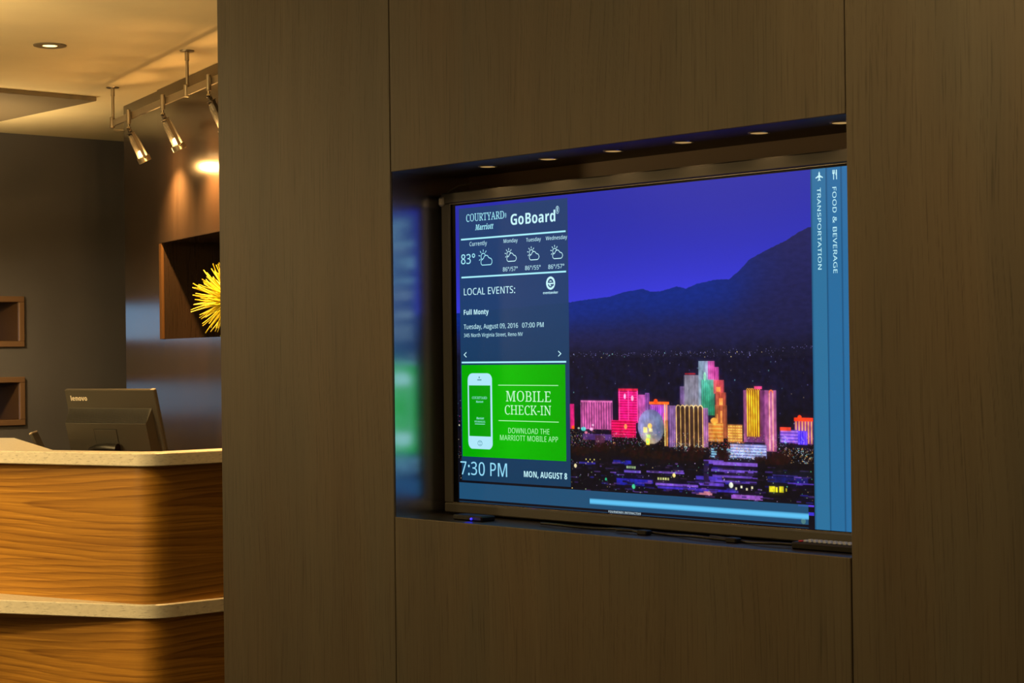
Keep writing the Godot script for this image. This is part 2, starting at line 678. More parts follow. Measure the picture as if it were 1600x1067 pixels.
func build_feature_wall() -> void:
	var o := structure("wall_feature", "glossy dark veneer feature wall with a raised panel and a display niche", "wall", B_ORIGIN, B_TURN)
	var s0 := 0.695
	var s1 := 2.35
	var n0 := 1.543
	var n1 := 2.005
	var st := mb()
	var bk := -0.42
	box(st, Vector3(0, 0, bk), Vector3(s0, CEIL, 0))
	box(st, Vector3(s1, 0, bk), Vector3(4.3, CEIL, 0))
	box(st, Vector3(s0, 0, bk), Vector3(s1, n0, 0))
	box(st, Vector3(s0, n1, bk), Vector3(s1, CEIL, 0))
	box(st, Vector3(s0, n0, bk), Vector3(s1, n1, -0.36))
	part("veneer", st, M.feature_veneer, o)
	st = mb()
	box(st, Vector3(0.65, n1, 0), Vector3(4.3, CEIL - 0.001, 0.014), 0.002)
	part("raised_panel", st, M.feature_veneer, o)
	st = mb()
	box(st, Vector3(0.655, n0, 0), Vector3(s0, n1 - 0.001, 0.014), 0.002)
	part("niche_edge", st, M.reveal_wood, o)

func build_ceiling_things() -> void:
	# thin panel hung just below the ceiling
	var o := thing("ceiling_panel", "thin grey rectangular panel fixed under the cream ceiling", "ceiling panel", Vector3(-8.465, CEIL, -2.07))
	var st := mb()
	box(st, Vector3(-1.35, -0.022, 0.0), Vector3(0.0, 0.0, 2.6), 0.003)
	part("board", st, M.ceiling_panel_paint, o)
	# round recessed downlights; the first one is in view, the others light the place from outside the frame, the last two added for the panel wall
	var spots := [
		[Vector3(-7.1885, CEIL, -1.1358), 0.3, "small round recessed downlight in the ceiling over the reception desk"],
		[Vector3(-7.6, CEIL, 0.75), 2.0, "round recessed downlight in front of the reception desk"],
		[Vector3(-8.9, CEIL, 0.85), 5.0, "round recessed downlight near the window wall"],
		[Vector3(-3.6, CEIL, 1.75), 1.2, "added unseen round downlight that lights the panel wall"],
		[Vector3(-2.2, CEIL, 1.75), 1.2, "added unseen round downlight that lights the wall by the display"]]
	for d: Array in spots:
		var t := thing("downlight", d[2], "downlight", d[0], 0.0, "recessed downlights")
		st = mb()
		lathe(st, [Vector2(0.030, 0.0), Vector2(0.031, -0.004), Vector2(0.060, -0.006), Vector2(0.067, -0.004), Vector2(0.068, 0.0)], Transform3D.IDENTITY, 40, false)
		part("trim_ring", st, M.ceiling_panel_paint, t)
		st = mb()
		lathe(st, [Vector2(0.0, -0.0035), Vector2(0.030, -0.0035)], Transform3D.IDENTITY, 32, false)
		part("lens", st, M.downlight_glow, t)
		spot(t, Vector3(0, -0.012, 0), Vector3.DOWN, Color(1.0, 0.82, 0.52), d[1], 72.0, 0.03, 0.7)
	# spotlight added outside the frame to light the front of the desk
	var ac := thing("added_desk_spotlight", "added unseen ceiling spotlight that lights the front of the reception desk", "spotlight", Vector3(-8.0, CEIL, 3.3))
	var aim := (Vector3(-7.2, 0.42, -1.1) - Vector3(-8.0, CEIL - 0.1, 3.3)).normalized()
	st = mb()
	rod(st, Vector3(0, -0.1, 0), Vector3.ZERO, 0.012)
	part("stem", st, M.nickel, ac)
	st = mb()
	rod(st, Vector3(0, -0.1, 0) - aim * 0.06, Vector3(0, -0.1, 0) + aim * 0.10, 0.09, 28)
	part("housing", st, M.nickel, ac)
	st = mb()
	rod(st, Vector3(0, -0.1, 0) + aim * 0.10, Vector3(0, -0.1, 0) + aim * 0.105, 0.075, 28)
	part("lens", st, M.downlight_glow, ac)
	spot(ac, Vector3(0, -0.1, 0) + aim * 0.13, aim, Color(1.0, 0.84, 0.55), 13.0, 24.0, 0.16, 0.8)
	# globe lamps added outside the frame to light panel wall, recess and ceiling
	var pend := [
		[Vector3(-4.7, 2.3, 2.2), 0.55, "added unseen globe lamp that lights the upper panel wall"],
		[Vector3(-1.85, 2.24, 0.68), 0.30, "added unseen globe lamp that lights the panel wall right of the display"],
		[Vector3(-6.9, 1.72, 2.0), 1.6, "added unseen globe lamp that lights the panel wall and the recess from the left"],
		[Vector3(-6.5, 2.2, 0.2), 1.15, "added unseen globe lamp that lights the ceiling near the reception desk"]]
	for d: Array in pend:
		var t := thing("added_globe_pendant", d[2], "pendant lamp", d[0], 0.0, "added globe lamps out of view")
		st = mb()
		var prof := []
		for i in 15:
			var w := PI * i / 14.0
			prof.append(Vector2(0.15 * sin(w), -0.15 * cos(w)))
		lathe(st, prof, Transform3D.IDENTITY, 32, false)
		part("globe", st, M.globe_glow, t)
		st = mb()
		rod(st, Vector3(0, 0.145, 0), Vector3(0, 0.20, 0), 0.03)
		part("cap", st, M.nickel, t)
		st = mb()
		rod(st, Vector3(0, 0.19, 0), Vector3(0, CEIL - d[0].y, 0), 0.004)
		part("cord", st, M.cable_black, t)
		omni(t, Vector3.ZERO, WARM, d[1], 0.14)
	# lamp added outside the frame to light the lower back wall and the ceiling
	var tl := thing("added_floor_lamp", "added unseen lamp with a light-blocking shade that lights the lower back wall", "lamp", Vector3(-9.3, 0, -1.5))
	st = mb()
	lathe(st, [Vector2(0.16, 0.0), Vector2(0.16, 0.015), Vector2(0.03, 0.03), Vector2(0.02, 1.93)], Transform3D.IDENTITY, 28)
	part("stand", st, M.nickel, tl)
	st = mb()
	var ball := []
	for i in 15:
		var w := PI * i / 14.0
		ball.append(Vector2(0.08 * sin(w), 2.0 - 0.08 * cos(w)))
	lathe(st, ball, Transform3D.IDENTITY, 32, false)
	part("globe", st, M.globe_glow, tl)
	st = mb()
	lathe(st, [Vector2(0.205, 1.965), Vector2(0.207, 1.965), Vector2(0.180, 2.13), Vector2(0.178, 2.13), Vector2(0.205, 1.965)], Transform3D.IDENTITY, 40, false)
	part("shade", st, M.lamp_metal, tl)  # shaped to block the added lamp towards the upper back wall
	st = mb()
	for q: float in [0.0, TAU / 3.0, TAU * 2.0 / 3.0]:
		rod(st, Vector3(cos(q) * 0.02, 2.09, sin(q) * 0.02), Vector3(cos(q) * 0.183, 2.11, sin(q) * 0.183), 0.003)
	part("shade_carrier", st, M.lamp_metal, tl)
	omni(tl, Vector3(0, 2.0, 0), WARM, 1.7, 0.075)

# ------------------------------------------------------------------ reception desk
func build_desk() -> void:
	var o := thing("reception_desk", "walnut veneered reception desk with a pale stone band along its front", "desk")
	var d1 := Vector2(-0.958, 0.2875)
	# veneer body: outline of the front and the right-hand side
	var a := Vector2(-6.842, -1.2976)
	var front := PackedVector2Array([a + d1 * 2.45])
	front.append_array(bend(a, Vector2(-6.752, -1.325), Vector2(-6.752, -1.44), 12))
	front.append(Vector2(-6.752, -1.80))
	var body := front.duplicate()
	body.append(Vector2(-6.80, -1.80))
	body.append_array(bend(Vector2(-6.80, -1.46), Vector2(-6.80, -1.362), Vector2(-6.86, -1.344), 6))
	body.append(front[0] + Vector2(-0.0, -0.05))
	var st := mb()
	prism(st, body, 0.459, 1.017)
	part("upper_panel", st, M.walnut, o)
	st = mb()
	prism(st, body, 0.0, 0.403)
	part("lower_panel", st, M.walnut, o)
	# stone band, which runs out further towards the left
	var db := Vector2(-0.874, 0.486)
	var b := Vector2(-6.80, -1.292)
	var band := PackedVector2Array([b + db * 2.5])
	band.append_array(bend(b, Vector2(-6.728, -1.332), Vector2(-6.728, -1.43), 12))
	band.append(Vector2(-6.728, -1.80))
	band.append(Vector2(-6.80, -1.80))
	band.append_array(bend(Vector2(-6.80, -1.46), Vector2(-6.80, -1.362), Vector2(-6.86, -1.344), 6))
	band.append(front[0] + Vector2(-0.0, -0.05))
	st = mb()
	prism(st, band, 0.403, 0.459, 0.003)
	part("stone_band", st, M.quartz, o)
	# work surface behind the front
	var work := PackedVector2Array([Vector2(-6.82, -1.83), Vector2(-6.82, -1.40), Vector2(-6.90, -1.37), Vector2(-8.6, -0.86), Vector2(-8.9, -1.7), Vector2(-7.7, -2.02)])
	st = mb()
	prism(st, work, 0.72, 0.76, 0.003)
	part("work_surface", st, M.walnut, o)
	# counter top
	var ct := thing("countertop", "pale beige stone countertop along the top of the walnut reception desk", "countertop")
	var ds := Vector2(-0.943, 0.333)
	var c := Vector2(-6.80, -1.279)
	var top := PackedVector2Array([c + ds * 2.6])
	top.append_array(bend(c, Vector2(-6.714, -1.309), Vector2(-6.714, -1.44), 12))
	top.append_array([Vector2(-6.714, -1.80), Vector2(-6.85, -1.80), Vector2(-6.85, -1.44), Vector2(-6.90, -1.38), Vector2(-7.34, -1.215), Vector2(-8.664, -1.711), Vector2(-9.25, -1.32)])
	st = mb()
	prism(st, top, 1.017, 1.07, 0.0035)
	part("stone_slab", st, M.quartz, ct)

# ------------------------------------------------------------------ things on the desk
func build_desk_things() -> void:
	# all-in-one computer seen from behind
	var o := thing("desktop_computer", "black all-in-one computer seen from behind on the reception desk", "computer", Vector3(-7.58, 0.76, -1.70), deg_to_rad(18.4))
	var w := 0.523
	var piv := Transform3D(Basis(Vector3.RIGHT, deg_to_rad(15.5)), Vector3(0, 0.14, 0.0))
	var hgt := 0.43
	var st := mb()
	box(st, Vector3(-w / 2, 0, -0.022), Vector3(w / 2, hgt, 0.0), 0.004, piv)
	var casing := part("screen_frame", st, M.computer_plastic, o)
	st = mb()
	box(st, Vector3(-w / 2 + 0.02, 0.02, -0.024), Vector3(w / 2 - 0.02, hgt - 0.02, -0.022), 0.0, piv)
	part("screen", st, M.bezel_black, o)
	st = mb()
	box(st, Vector3(w / 2 - 0.022, hgt - 0.0035, -0.018), Vector3(w / 2 - 0.002, hgt + 0.0012, -0.002), 0.001, piv)
	part("edge_button", st, M.computer_silver, casing)
	# rear housing: a block whose upper face slopes
	st = mb()
	var xl := -w / 2 + 0.012
	var xr := w / 2 - 0.030
	var ya := hgt - 0.085
	var yb := hgt - 0.143
	var dz := 0.045
	var P := func(x: float, y: float, z: float) -> Vector3:
		return piv * Vector3(x, y, z)
	quad(st, P.call(xl, yb, dz), P.call(xr - 0.012, yb, dz), P.call(xr, ya, 0), P.call(xl, ya, 0))
	quad(st, P.call(xl, 0.01, dz), P.call(xr - 0.012, 0.01, dz), P.call(xr - 0.012, yb, dz), P.call(xl, yb, dz))
	quad(st, P.call(xr - 0.012, 0.01, dz), P.call(xr, 0.01, 0), P.call(xr, ya, 0), P.call(xr - 0.012, yb, dz))
	quad(st, P.call(xl, 0.01, 0), P.call(xl, 0.01, dz), P.call(xl, yb, dz), P.call(xl, ya, 0))
	quad(st, P.call(xl, 0.01, 0), P.call(xr, 0.01, 0), P.call(xr - 0.012, 0.01, dz), P.call(xl, 0.01, dz))
	var rear := part("rear_housing", st, M.computer_plastic, o)
	st = mb()
	var ax := (piv.basis * Vector3.RIGHT).normalized()
	for i in 60:
		var vx := lerpf(xl + 0.005, xr - 0.016, i / 59.0)
		var m0: Vector3 = P.call(vx, yb + 0.002, dz)
		var m1: Vector3 = P.call(vx, ya - 0.002, 0.0)
		var ay := (m1 - m0).normalized()
		box(st, Vector3(-0.0030, 0.001, -0.002), Vector3(0.0030, m0.distance_to(m1) - 0.001, 0.0016), 0.0, Transform3D(Basis(ax, ay, ax.cross(ay)), m0))
	var vents := part("vent_grille", st, M.vent_black, rear)
	vents.set_meta("label", "black louvred vent across the sloping top of the housing")
	st = mb()
	box(st, Vector3(-0.088, 0.09, dz - 0.001), Vector3(0.046, 0.262, dz + 0.0010), 0.0, piv)
	part("cover_gap", st, M.vent_black, rear)
	st = mb()
	box(st, Vector3(-0.085, 0.09, dz), Vector3(0.043, 0.259, dz + 0.0022), 0.001, piv)
	part("cover_plate", st, M.computer_plastic, rear)
	st = mb()
	tube(st, PackedVector3Array([piv * Vector3(-0.115, 0.163, dz + 0.012), piv * Vector3(-0.06, 0.180, dz + 0.028), piv * Vector3(0.0, 0.184, dz + 0.030), piv * Vector3(0.05, 0.178, dz + 0.022)]), 0.018, 0.024, 12)
	part("hinge", st, M.black_plastic, o)
	st = mb()
	box(st, Vector3(-0.05, 0.01, 0.02), Vector3(0.05, 0.30, 0.045), 0.004, Transform3D(Basis(Vector3.RIGHT, deg_to_rad(18.0)), Vector3(0, 0, 0.0)))
	part("stand_arm", st, M.black_plastic, o)
	st = mb()
	box(st, Vector3(-0.13, 0, -0.10), Vector3(0.13, 0.014, 0.12), 0.004)
	part("stand_foot", st, M.black_plastic, o)
	var tm := TextMesh.new()
	tm.text = "lenovo"
	tm.font = font("Droid Sans", true)
	tm.font_size = 48
	tm.pixel_size = 0.0009
	tm.depth = 0.0006
	var l := mesh_part("lettering", tm, M.paper_white, casing)
	var tw := tm.get_aabb().size.x
	var k := 0.096 / tw
	l.transform = piv * Transform3D(Basis.IDENTITY.scaled(Vector3(k, k, 1.0)), Vector3(-w / 2 + 0.032 + 0.048, hgt - 0.040, 0.0006))
	# slim tilted panel further along the counter
	var q := thing("tilted_panel_stand", "slim dark tilted panel with a pale top edge behind the counter", "display stand", Vector3(-8.146, 0.76, -1.71), deg_to_rad(-34.0))
	st = mb()
	var tilt := Transform3D(Basis(Vector3.RIGHT, deg_to_rad(24.0)), Vector3(0, 0.012, 0.0))
	box(st, Vector3(-0.11, 0.0, -0.007), Vector3(0.11, 0.365, 0.007), 0.003, tilt)
	part("panel", st, M.computer_plastic, q)
	st = mb()
	box(st, Vector3(-0.111, 0.365, -0.008), Vector3(0.111, 0.374, 0.008), 0.003, tilt)
	part("top_edge", st, M.computer_silver, q)
	st = mb()
	box(st, Vector3(-0.09, 0.0, -0.06), Vector3(0.09, 0.012, 0.12), 0.003)
	part("foot", st, M.black_plastic, q)

# ------------------------------------------------------------------ display
func font(face: String, bold := false) -> SystemFont:
	var f := SystemFont.new()
	f.font_names = PackedStringArray([face])
	f.font_weight = 700 if bold else 400
	return f

func build_display() -> void:
	var o := thing("wall_display", "large landscape touch display with a dark metal frame set into the panel wall", "display", Vector3(SX0 + SW / 2, OY0, STD))
	var gx := SW / 2 + 0.017           # edge of the black glass
	var g_top := SY1 + 0.006 - OY0
	var g_bot := SY1 - SH - 0.003 - OY0
	var ox := gx + 0.028
	var o_top := 1.8243 - OY0
	var o_bot := 1.0872 - OY0
	var st := mb()
	var fz := 0.006
	box(st, Vector3(-ox, g_top, -0.06), Vector3(ox, o_top, fz), 0.0025)
	part("frame_bar", st, M.bezel_metal, o)
	st = mb()
	box(st, Vector3(-ox, o_bot, -0.06), Vector3(ox, g_bot, fz), 0.0025)
	part("frame_bar", st, M.bezel_metal, o)
	for s: float in [-1.0, 1.0]:
		st = mb()
		box(st, Vector3(minf(s * gx, s * ox), g_bot, -0.06), Vector3(maxf(s * gx, s * ox), g_top, fz), 0.0025)
		part("frame_bar", st, M.bezel_metal, o)
	st = mb()
	box(st, Vector3(-gx, g_bot, -0.055), Vector3(gx, g_top, -0.0008))
	part("glass_border", st, M.bezel_black, o)
	st = mb()
	# bright inner lip of the frame
	box(st, Vector3(-gx, g_top - 0.0022, -0.0008), Vector3(gx, g_top, 0.003), 0.0005)
	box(st, Vector3(-gx, g_bot, -0.0008), Vector3(gx, g_bot + 0.0018, 0.003), 0.0005)
	box(st, Vector3(-gx, g_bot, -0.0008), Vector3(-gx + 0.0022, g_top, 0.003), 0.0005)
	box(st, Vector3(gx - 0.0022, g_bot, -0.0008), Vector3(gx, g_top, 0.003), 0.0005)
	part("inner_lip", st, M.chrome, o)
	# lit picture
	st = mb()
	var y1 := SY1 - OY0
	var y0 := y1 - SH
	var hw := SW / 2
	quad_uv(st, [Vector3(-hw, y0, 0), Vector3(hw, y0, 0), Vector3(hw, y1, 0), Vector3(-hw, y1, 0)], [Vector3.BACK, Vector3.BACK, Vector3.BACK, Vector3.BACK], [Vector2(0, 1), Vector2(1, 1), Vector2(1, 0), Vector2(0, 0)])
	var sm := mat("screen_picture", Color(0.01, 0.01, 0.01), 0.16)
	sm.emission_enabled = true
	sm.emission = Color(1, 1, 1)
	sm.emission_operator = BaseMaterial3D.EMISSION_OP_MULTIPLY
	sm.emission_texture = texture(paint_screen())
	sm.emission_energy_multiplier = 1.0
	var sp := part("screen", st, sm, o)
	sp.set_meta("label", "lit screen showing a night skyline, weather, events and a green advert")
	area(o, Vector3(0, (y0 + y1) / 2, 0.012), Vector3.BACK, Vector2(SW, SH), Color(0.25, 0.35, 1.0), 0.012)
	# clip with its wire on the upper left corner
	st = mb()
	box(st, Vector3(-ox - 0.004, o_top - 0.030, -0.03), Vector3(-ox + 0.013, o_top - 0.008, fz + 0.006), 0.004)
	part("corner_clip", st, M.computer_silver, o)
	st = mb()
	tube(st, PackedVector3Array([Vector3(-ox + 0.010, o_top - 0.012, fz + 0.002), Vector3(-ox + 0.022, o_top + 0.006, -0.004), Vector3(-ox + 0.045, o_top + 0.016, -0.012), Vector3(-ox + 0.075, o_top + 0.020, -0.03), Vector3(-ox + 0.10, o_top + 0.012, -0.06)]), 0.0016, 0.0016, 8)
	part("wire", st, M.nickel, o)
	for s: float in [-0.42, 0.42]:
		st = mb()
		box(st, Vector3(s - 0.05, 0.0, -0.058), Vector3(s + 0.05, o_bot, -0.02))
		part("foot", st, M.black_plastic, o)

# the picture on the screen, painted into 1920 x 1080
var buf := PackedByteArray()
const PW := 1920
const PH := 1080

func px(x: int, y: int, c: Color, a := 1.0) -> void:
	if x < 0 or y < 0 or x >= PW or y >= PH:
		return
	var i := (y * PW + x) * 3
	if a >= 1.0:
		buf[i] = int(c.r * 255.0)
		buf[i + 1] = int(c.g * 255.0)
		buf[i + 2] = int(c.b * 255.0)
	else:
		buf[i] = int(lerpf(buf[i], c.r * 255.0, a))
		buf[i + 1] = int(lerpf(buf[i + 1], c.g * 255.0, a))
		buf[i + 2] = int(lerpf(buf[i + 2], c.b * 255.0, a))

func rect(x0: float, y0: float, x1: float, y1: float, c: Color, a := 1.0) -> void:
	for y in range(maxi(0, roundi(y0)), mini(PH, roundi(y1))):
		for x in range(maxi(0, roundi(x0)), mini(PW, roundi(x1))):
			px(x, y, c, a)

func rrect(x0: float, y0: float, x1: float, y1: float, r: float, c: Color) -> void:
	for y in range(roundi(y0), roundi(y1)):
		for x in range(roundi(x0), roundi(x1)):
			var dx := maxf(maxf(x0 + r - x, x - (x1 - r)), 0.0)
			var dy := maxf(maxf(y0 + r - y, y - (y1 - r)), 0.0)
			if dx * dx + dy * dy <= r * r:
				px(x, y, c)

func fill(poly: PackedVector2Array, c: Color, a := 1.0) -> void:
	var lo := 1e9
	var hi := -1e9
	for p in poly:
		lo = minf(lo, p.y)
		hi = maxf(hi, p.y)
	for y in range(maxi(0, floori(lo)), mini(PH, ceili(hi) + 1)):
		var yy := y + 0.5
		var xs := []
		for i in poly.size():
			var p := poly[i]
			var q := poly[(i + 1) % poly.size()]
			if (p.y <= yy) != (q.y <= yy):
				xs.append(p.x + (yy - p.y) / (q.y - p.y) * (q.x - p.x))
		xs.sort()
		for k in range(0, xs.size() - 1, 2):
			for x in range(roundi(xs[k]), roundi(xs[k + 1])):
				px(x, y, c, a)

func stroke(pts: PackedVector2Array, width: float, c: Color) -> void:
	for i in pts.size() - 1:
		var p := pts[i]
		var q := pts[i + 1]
		var d := (q - p)
		if d.length() < 1e-4:
			continue
		var n := Vector2(-d.y, d.x).normalized() * width / 2.0
		fill(PackedVector2Array([p + n, q + n, q - n, p - n]), c)
		disc(p.x, p.y, width / 2.0, width / 2.0, c)
	disc(pts[-1].x, pts[-1].y, width / 2.0, width / 2.0, c)

func disc(x: float, y: float, rx: float, ry: float, c: Color, a := 1.0) -> void:
	for yy in range(floori(y - ry), ceili(y + ry) + 1):
		for xx in range(floori(x - rx), ceili(x + rx) + 1):
			var u := (xx + 0.5 - x) / rx
			var v := (yy + 0.5 - y) / ry
			if u * u + v * v <= 1.0:
				px(xx, yy, c, a)

func arc(x: float, y: float, r: float, a0: float, a1: float) -> PackedVector2Array:
	var out := PackedVector2Array()
	for i in 17:
		var t := deg_to_rad(lerpf(a0, a1, i / 16.0))
		out.append(Vector2(x + cos(t) * r, y + sin(t) * r))
	return out

# lettering: width and capital height in picture pixels; turned = reads downwards
func words(text: String, face: String, bold: bool, x: float, base: float, width: float, cap: float, c: Color, turned := false, slant := 0.0) -> void:
	var tm := TextMesh.new()
	tm.font = font(face, bold)
	tm.font_size = 64
	tm.pixel_size = 1.0
	tm.depth = 0.0
	tm.curve_step = 1.0
	tm.horizontal_alignment = HORIZONTAL_ALIGNMENT_LEFT
	tm.text = "H"
	var hb := tm.get_aabb()
	var hy := hb.position.y
	var ch := hb.size.y
	tm.text = text
	# keep the first line at the same baseline by measuring against a capital
	var arr := tm.get_mesh_arrays()
	var v: PackedVector3Array = arr[Mesh.ARRAY_VERTEX]
	var ix: PackedInt32Array = arr[Mesh.ARRAY_INDEX] if arr[Mesh.ARRAY_INDEX] != null else PackedInt32Array()
	if ix.is_empty():
		for i in v.size():
			ix.append(i)
	var x0 := 1e9
	var x1 := -1e9
	for p in v:
		x0 = minf(x0, p.x)
		x1 = maxf(x1, p.x)
	var kx := width / (x1 - x0)
	var ky := cap / ch
	var tris := []
	var lo := Vector2(1e9, 1e9)
	var hi := Vector2(-1e9, -1e9)
	for t in range(0, ix.size(), 3):
		var poly := PackedVector2Array()
		for j in 3:
			var p := v[ix[t + j]]
			var u := (p.x - x0) * kx
			var h := (p.y - hy) * ky
			u += h * slant
			var q := Vector2(x + h, base + u) if turned else Vector2(x + u, base - h)
			poly.append(q)
			lo = lo.min(q)
			hi = hi.max(q)
		tris.append(poly)
	# share of each pixel that the letters cover, from nine samples a pixel
	var bx := floori(lo.x) - 1
	var by := floori(lo.y) - 1
	var bw := ceili(hi.x) + 2 - bx
	var bh := ceili(hi.y) + 2 - by
	var cover := PackedFloat32Array()
	cover.resize(bw * bh)
	for poly: PackedVector2Array in tris:
		var a := poly[0]
		var e1 := poly[1] - a
		var e2 := poly[2] - a
		var den := e1.cross(e2)
		if absf(den) < 1e-5:
			continue
		var tl := poly[0].min(poly[1]).min(poly[2])
		var br := poly[0].max(poly[1]).max(poly[2])
		for yy in range(floori(tl.y), ceili(br.y) + 1):
			for xx in range(floori(tl.x), ceili(br.x) + 1):
				var n := 0
				for sy in 3:
					for sx in 3:
						var d := Vector2(xx + (sx + 0.5) / 3.0, yy + (sy + 0.5) / 3.0) - a
						var u := d.cross(e2) / den
						var w := e1.cross(d) / den
						if u >= 0.0 and w >= 0.0 and u + w < 1.0:
							n += 1
				if n > 0:
					cover[(yy - by) * bw + xx - bx] += n / 9.0
	for yy in bh:
		for xx in bw:
			var k := cover[yy * bw + xx]
			if k > 0.0:
				px(bx + xx, by + yy, c, minf(k * 1.3, 1.0))

func c8(r: int, g: int, b: int) -> Color:
	return Color8(r, g, b)

func sun_cloud(x: float, y: float, s: float, c: Color) -> void:
	# s = width; a ringed sun with rays behind an outlined cloud
	var k := s / 80.0
	var w := 3.0 * maxf(k, 0.9)
	stroke(arc(x + 30 * k, y + 24 * k, 12 * k, 110, 345), w, c)
	for t: float in [150, 190, 230, 270, 310]:
		var d := Vector2(cos(deg_to_rad(t)), sin(deg_to_rad(t)))
		var m := Vector2(x + 30 * k, y + 24 * k)
		stroke(PackedVector2Array([m + d * 18 * k, m + d * 25 * k]), w, c)
	var pts := PackedVector2Array()
	pts.append_array(arc(x + 28 * k, y + 44 * k, 11 * k, 90, 260))
	pts.append_array(arc(x + 46 * k, y + 35 * k, 15 * k, 195, 335))
	pts.append_array(arc(x + 66 * k, y + 43 * k, 12 * k, 270, 450))
	pts.append(Vector2(x + 28 * k, y + 55 * k))
	stroke(pts, w, c)

func paint_screen() -> Image:
	buf.resize(PW * PH * 3)
	buf.fill(0)
	paint_view()
	paint_city()
	soften_city()
	paint_board()
	return Image.create_from_data(PW, PH, false, Image.FORMAT_RGB8, buf)

func paint_view() -> void:
	var ridge := [Vector2(0, 392), Vector2(300, 380), Vector2(603, 369), Vector2(681, 362), Vector2(798, 356), Vector2(860, 343), Vector2(951, 334), Vector2(989, 345), Vector2(1031, 345), Vector2(1106, 332), Vector2(1147, 340), Vector2(1196, 326), Vector2(1276, 316), Vector2(1331, 317), Vector2(1370, 295), Vector2(1417, 259), Vector2(1478, 236), Vector2(1567, 207), Vector2(1611, 187), Vector2(1655, 172), Vector2(1700, 176), Vector2(1921, 210)]
	var n := noise(61, 0.012, 4)
	var grain := noise(63, 0.03, 3)
	var top := c8(38, 44, 168)
	var low := c8(58, 60, 226)
	var k := 0
	for x in PW:
		while k < ridge.size() - 2 and ridge[k + 1].x <= x:
			k += 1
		var a: Vector2 = ridge[k]
		var b: Vector2 = ridge[k + 1]
		var ry := lerpf(a.y, b.y, (x - a.x) / (b.x - a.x)) + 2.0 * n.get_noise_1d(x * 6.0)
		var right := smoothstep(1200.0, 1600.0, x)
		for y in PH:
			var c: Color
			if y < ry:
				var t := clampf(y / 370.0, 0.0, 1.0)
				c = top.lerp(low, t * t * (0.75 + 0.25 * smoothstep(500.0, 1200.0, x)))
			else:
				var t := clampf((y - ry) / (560.0 - ry), 0.0, 1.0)
				var ridge_c := c8(6, 40, 132).lerp(c8(28, 34, 92), right)
				c = ridge_c.lerp(c8(26, 30, 74), smoothstep(0.1, 0.75, t))
				c = c.lerp(c8(16, 18, 40), smoothstep(0.7, 1.05, t + 0.08 * n.get_noise_2d(x, y)))
				var g := grain.get_noise_2d(x * 0.8, y * 2.0) * 0.035
				c = Color(clampf(c.r + g * 0.6, 0, 1), clampf(c.g + g * 0.5, 0, 1), clampf(c.b + g, 0, 1))
				if y > 640:
					c = c.lerp(c8(10, 11, 22), smoothstep(640.0, 860.0, y))
			px(x, y, c)
	# distant street lights on the plain
	for i in 520:
		var x := rng.randf_range(0, PW)
		var y := 545.0 + 330.0 * pow(rng.randf(), 2.2)
		var bright := pow(rng.randf(), 3.0)
		var tint: Color = [c8(190, 190, 255), c8(255, 226, 150), c8(160, 150, 240), c8(150, 230, 220)][rng.randi() % 4]
		var r := 1.0 + 1.4 * bright
		disc(x, y, r, r, tint, 0.15 + 0.7 * bright)
	for i in 150:
		var x := rng.randf_range(590, 1665)
		var y := 548.0 + rng.randfn(0, 5.0) - 14.0 * smoothstep(1300.0, 1660.0, x)
		disc(x, y, 1.3, 1.2, c8(168, 158, 235), rng.randf_range(0.3, 0.9))

func bars(x0: float, y0: float, x1: float, y1: float, ground: Color, line: Color, count: int, share: float, upright := true) -> void:
	rect(x0, y0, x1, y1, ground)
	for i in count:
		if upright:
			var s := (x1 - x0) / count
			rect(x0 + s * (i + 0.5 - share / 2), y0 + 2, x0 + s * (i + 0.5 + share / 2), y1 - 2, line)
		else:
			var s := (y1 - y0) / count
			rect(x0 + 1, y0 + s * (i + 0.5 - share / 2), x1 - 1, y0 + s * (i + 0.5 + share / 2), line)

func sparks(x0: float, y0: float, x1: float, y1: float, count: int, cs: Array, r := 2.2) -> void:
	for i in count:
		var q := rng.randf_range(0.5, 1.0) * r
		disc(rng.randf_range(x0, x1), rng.randf_range(y0, y1), q, q * 0.8, cs[rng.randi() % cs.size()], rng.randf_range(0.55, 1.0))

